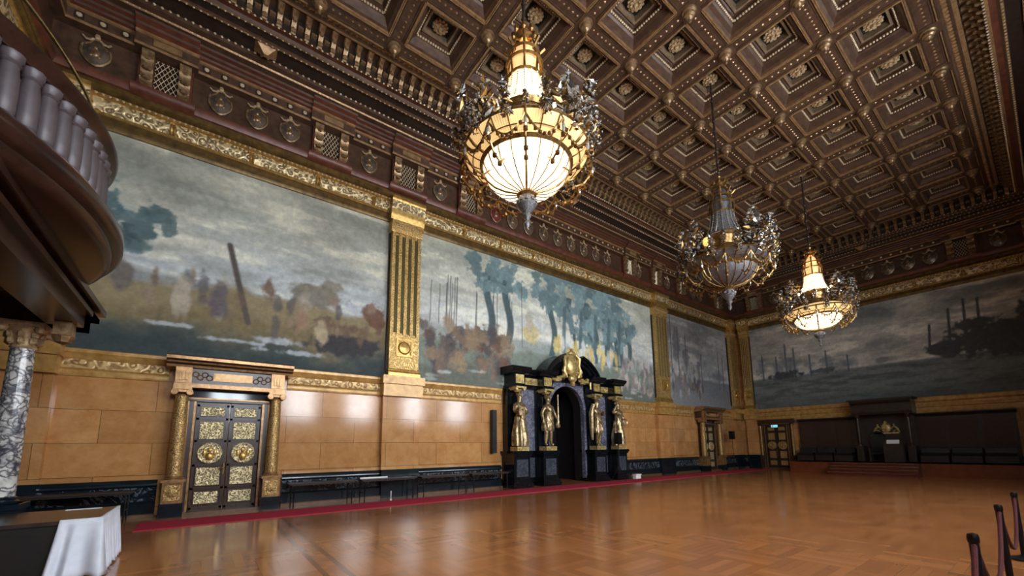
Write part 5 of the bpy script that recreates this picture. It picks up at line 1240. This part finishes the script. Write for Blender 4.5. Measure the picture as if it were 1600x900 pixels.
# ------------------------------------------------------------------ chandeliers
def spray_mesh(seed):
    g = random.Random(seed); b = MB()
    for _ in range(95):      # leafy bronze and crystal bouquet rising and drooping round a point
        h = g.uniform(-0.25, 0.95); rr = 0.26 * (1 - max(0, h) * 0.75); a = g.random() * 2 * PI
        p = Vector((rr * math.cos(a) * g.random() ** 0.5, rr * math.sin(a) * g.random() ** 0.5, h))
        d = Vector((g.uniform(-1, 1), g.uniform(-1, 1), g.uniform(-0.6, 1))).normalized(); s = d.orthogonal().normalized(); ln = g.uniform(0.08, 0.17); w = ln * 0.42; n = d.cross(s)
        m = (0, 0, 1, 2, 2)[g.randrange(5)]
        ix = [b.pt(p - d * ln), b.pt(p + s * w), b.pt(p + d * ln), b.pt(p - s * w), b.pt(p + n * 0.025), b.pt(p - n * 0.025)]
        for q in range(4): b.face((ix[q], ix[(q + 1) % 4], ix[4]), m); b.face((ix[(q + 1) % 4], ix[q], ix[5]), m)
    for _ in range(22): b.ball((g.uniform(-.25, .25), g.uniform(-.25, .25), g.uniform(-0.3, 0.8)), g.uniform(0.025, 0.045), 6, 1)
    b.tube([(0, 0, -0.3), (0.04, 0, 0.2), (0, 0.03, 0.8)], [0.02, 0.025, 0.012], 5, 0)
    return b
CH = {}
def chandelier(x, y, label, lit, rz=0.0):
    key = 'lit' if lit else 'off'
    t = thing('crystal_chandelier', label, 'chandelier', 'chandeliers down the middle of the hall', loc=(x, y, 0), rz=rz)
    if key in CH:
        src = CH[key]
        for ch in src.children: inst_tree(ch, t)
        return t
    CH[key] = t
    bowl = bowl_on if lit else crystal_off; tent = tent_on if lit else crystal_off; skirt = skirt_on if lit else crystal_off
    b = MB(); b.tube([(0, 0, 10.3), (0, 0, 14.15)], 0.035, 8)
    for k in range(9): b.ball((0, 0, 10.6 + 0.38 * k), 0.06, 8)
    b.build('rod', wood_dk, t)
    b = MB(); b.lathe([(0.0, 10.5), (0.08, 10.44), (0.05, 10.36), (0.16, 10.28), (0.18, 10.2), (0.1, 10.14), (0.12, 10.06), (0.0, 10.02)], n=12)
    for k in range(8):
        a = 2 * PI * k / 8; q = (math.cos(a), math.sin(a))
        b.tube([(0.34 * q[0], 0.34 * q[1], 9.12), (0.37 * q[0], 0.37 * q[1], 9.4), (0.31 * q[0], 0.31 * q[1], 9.62), (0.30 * q[0], 0.30 * q[1], 9.74), (0.42 * q[0], 0.42 * q[1], 9.86)], [0.03, 0.022, 0.03, 0.03, 0.035], 5)
        b.tube([(0.30 * q[0], 0.30 * q[1], 9.74), (0.24 * q[0], 0.24 * q[1], 9.95), (0.1 * q[0], 0.1 * q[1], 10.05)], 0.022, 5)
        b.ball((0.22 * q[0], 0.22 * q[1], 10.22), 0.06, 6, 0, (1, 1, 1.5))
    for z, r in ((9.12, 0.34), (9.70, 0.30), (9.45, 0.36)): b.lathe([(r, -0.03), (r + 0.04, 0), (r, 0.03), (r - 0.03, 0), (r, -0.03)], (0, 0, z), 24)
    b.build('crown', bronze, t)
    b = MB(); b.lathe([(0.29, 9.16), (0.31, 9.4), (0.26, 9.66)], n=24); b.lathe([(0.2, 9.72), (0.17, 9.9), (0.1, 10.0)], n=16); b.build('crown_glass', skirt, t)
    b = MB(); b.lathe([(0.32, 9.10), (0.335, 8.9), (0.37, 8.7), (0.43, 8.5), (0.50, 8.36)], n=60, ripple=lambda a, h: 0.03 * math.sin(a * 15)); tn_ = b.build('tent', tent, t)
    b = MB()
    for k in range(16):
        a = 2 * PI * k / 16
        for q in range(14):
            f = q / 13; r = 0.335 + 0.17 * f ** 1.8; b.ball(((r + 0.02) * math.cos(a), (r + 0.02) * math.sin(a), 9.08 - 0.70 * f), 0.02, 5)
    b.build('bead_netting', glint, tn_)
    b = MB(); b.lathe([(0.50, 8.36), (0.58, 8.28), (0.52, 8.2), (0.46, 8.24), (0.50, 8.36)], n=28); b.lathe([(0.50, 8.24), (0.44, 7.95), (0.60, 7.70), (0.62, 7.62)], n=24); b.build('upper_ring', bronze, t)
    b = MB(); b.lathe([(1.20, 7.44), (1.22, 7.40), (1.12, 7.30), (1.0, 7.235), (0.88, 7.19)], n=64); sg_ = b.build('skirt_glass', skirt, t)
    b = MB(); b.lathe([(0.58, 7.66), (0.9, 7.62), (1.14, 7.50), (1.20, 7.44)], n=48); b.build('upper_glass', skirt, t)
    b = MB()
    for k in range(24):
        a = 2 * PI * k / 24; q = (math.cos(a), math.sin(a)); w = 0.028 if k % 4 == 0 else 0.013; b.tube([(r * q[0], r * q[1], z) for r, z in ((1.21, 7.45), (1.23, 7.40), (1.125, 7.29), (1.0, 7.222), (0.88, 7.18))], w, 5)
    for r, z, w in ((1.22, 7.43, 0.03), (0.875, 7.19, 0.055), (1.06, 7.255, 0.014)): b.lathe([(r - w, 0), (r, -w), (r + w, 0), (r, w), (r - w, 0)], (0, 0, z), 56)
    b.build('skirt_frame', bronze, sg_)
    b = MB(); b.lathe([(0.86, 7.18), (0.845, 7.08), (0.77, 6.93), (0.62, 6.79), (0.42, 6.69), (0.2, 6.64), (0.12, 6.62)], n=48); bw_ = b.build('bowl', bowl, t)
    b = MB()
    for k in range(20):
        a = 2 * PI * k / 20; q = (math.cos(a), math.sin(a)); b.tube([(r * q[0], r * q[1], z) for r, z in ((0.87, 7.18), (0.855, 7.08), (0.78, 6.925), (0.63, 6.78), (0.42, 6.68), (0.15, 6.62))], 0.024 if k % 5 == 0 else 0.012, 5)
    b.build('bowl_ribs', bronze, bw_)
    b = MB(); b.lathe([(0.0, 6.66), (0.17, 6.63), (0.2, 6.57), (0.15, 6.53)], n=18); b.build('collar', bronze, t)
    b = MB(); b.lathe([(0.14, 6.54), (0.19, 6.46), (0.2, 6.36), (0.13, 6.26), (0.07, 6.2), (0.09, 6.14), (0.05, 6.08), (0.03, 6.04), (0.06, 5.98), (0.04, 5.92), (0.0, 5.86)], n=14)
    for k in range(10):
        a = 2 * PI * k / 10; b.ball((0.18 * math.cos(a), 0.18 * math.sin(a), 6.42), 0.05, 6)
    b.build('finial', crystal_off, t)
    # flower plumes lean out over the ring; the side towards the hall entrance is open
    srcs = [spray_mesh(q).build('flower_spray', [bronze, glint, dark_leaf], t) for q in (1, 2, 3)]
    k = 0
    sp_ = [(math.radians(dg), 0.80, 8.02, 1.0, 0.10) for dg in (72, 100, 130, 160, 190, 230, 260, 288)]
    sp_ += [(math.radians(dg), 1.12, 7.72, 0.85, 0.30) for dg in (66, 88, 112, 140, 180, 220, 248, 272, 294)]
    sp_ += [(2 * PI * (q + 0.5) / 12, 1.34, 7.36, 0.48, 0.2) for q in range(12)]
    sp_ += [(2 * PI * q / 9, 0.58, 8.0, 0.34, 0.2) for q in range(9)]
    for a, r_, z, sc, tilt in sp_:
        o = srcs[k] if k < 3 else inst(srcs[k % 3], t)
        o.matrix_local = Matrix.Translation((r_ * math.cos(a), r_ * math.sin(a), z)) @ Matrix.Rotation(a, 4, 'Z') @ Matrix.Rotation(tilt, 4, 'Y') @ Matrix.Rotation(k * 1.3, 4, 'Z') @ Matrix.Scale(sc, 4); k += 1
    for q in range(12):
        a0 = 2 * PI * q / 12; a1 = 2 * PI * (q + 1) / 12; b = MB(); pts = []
        for f in [v / 8 for v in range(9)]:
            a = a0 + (a1 - a0) * f; d = 0.30 * (1 - (2 * f - 1) ** 2); r = 1.30 - 0.06 * (1 - (2 * f - 1) ** 2)
            pts.append((r * math.cos(a), r * math.sin(a), 7.24 - d))
        b.tube(pts, 0.02, 5, 0)
        for p in pts[1:-1]: b.ball((p[0], p[1], p[2] - 0.03), 0.04, 6, 0)
        b.tube([(1.30 * math.cos(a0), 1.30 * math.sin(a0), 7.24), (1.22 * math.cos(a0), 1.22 * math.sin(a0), 7.42)], 0.016, 5, 0)
        b.tube([(r * math.cos(a0), r * math.sin(a0), z) for r, z in ((1.30, 7.24), (1.28, 6.98), (1.12, 6.78), (0.94, 6.72), (0.80, 6.86))], 0.02, 5, 0)
        for r, z in ((1.28, 6.96), (1.1, 6.74), (0.94, 6.68)): b.ball((r * math.cos(a0), r * math.sin(a0), z), 0.05, 6, 0)
        b.ball((1.3 * math.cos(a0), 1.3 * math.sin(a0), 7.08), 0.05, 6, 1, (0.7, 0.7, 1.8))
        b.build('garland', [bronze, glint], t)
    if lit:
        for q in range(6):
            a = 2 * PI * q / 6 + 0.3
            b = MB(); b.ball((0.60 * math.cos(a), 0.60 * math.sin(a), 8.42), 0.05, 8, 0, (0.8, 0.8, 1.3)); b.build('bulb', bulb_on, t)
    else:
        b = MB(); b.ball((0.45, -0.50, 8.1), 0.12, 10, 0, (1, 1, 1.25)); b.build('amber_lamp', amber_bulb, t)
    return t
def inst_tree(o, parent):
    c = o.copy(); COL.objects.link(c); c.parent = parent
    for ch in o.children: inst_tree(ch, c)
    return c
def facing(x, y): return math.atan2(-14.306 - y, 0.0 - x)
chandelier(4.773, -8.552, 'large lit crystal chandelier nearest the camera', True, facing(4.773, -8.552))
chandelier(13.046, -8.552, 'unlit grey crystal chandelier, second from the camera', False, facing(13.046, -8.552))
chandelier(21.319, -8.552, 'small looking lit crystal chandelier farthest from the camera', True, facing(21.319, -8.552))
for x in (4.773, 21.319):
    for z in (8.25, 7.95):
        ld = bpy.data.lights.new('chandelier_lamp', 'POINT'); ld.energy = BULB_W; ld.color = (1.0, 0.72, 0.42); ld.shadow_soft_size = 0.25
        lo = bpy.data.objects.new('chandelier_lamp', ld); COL.objects.link(lo); lo.location = (x + 0.0, -8.552, z)
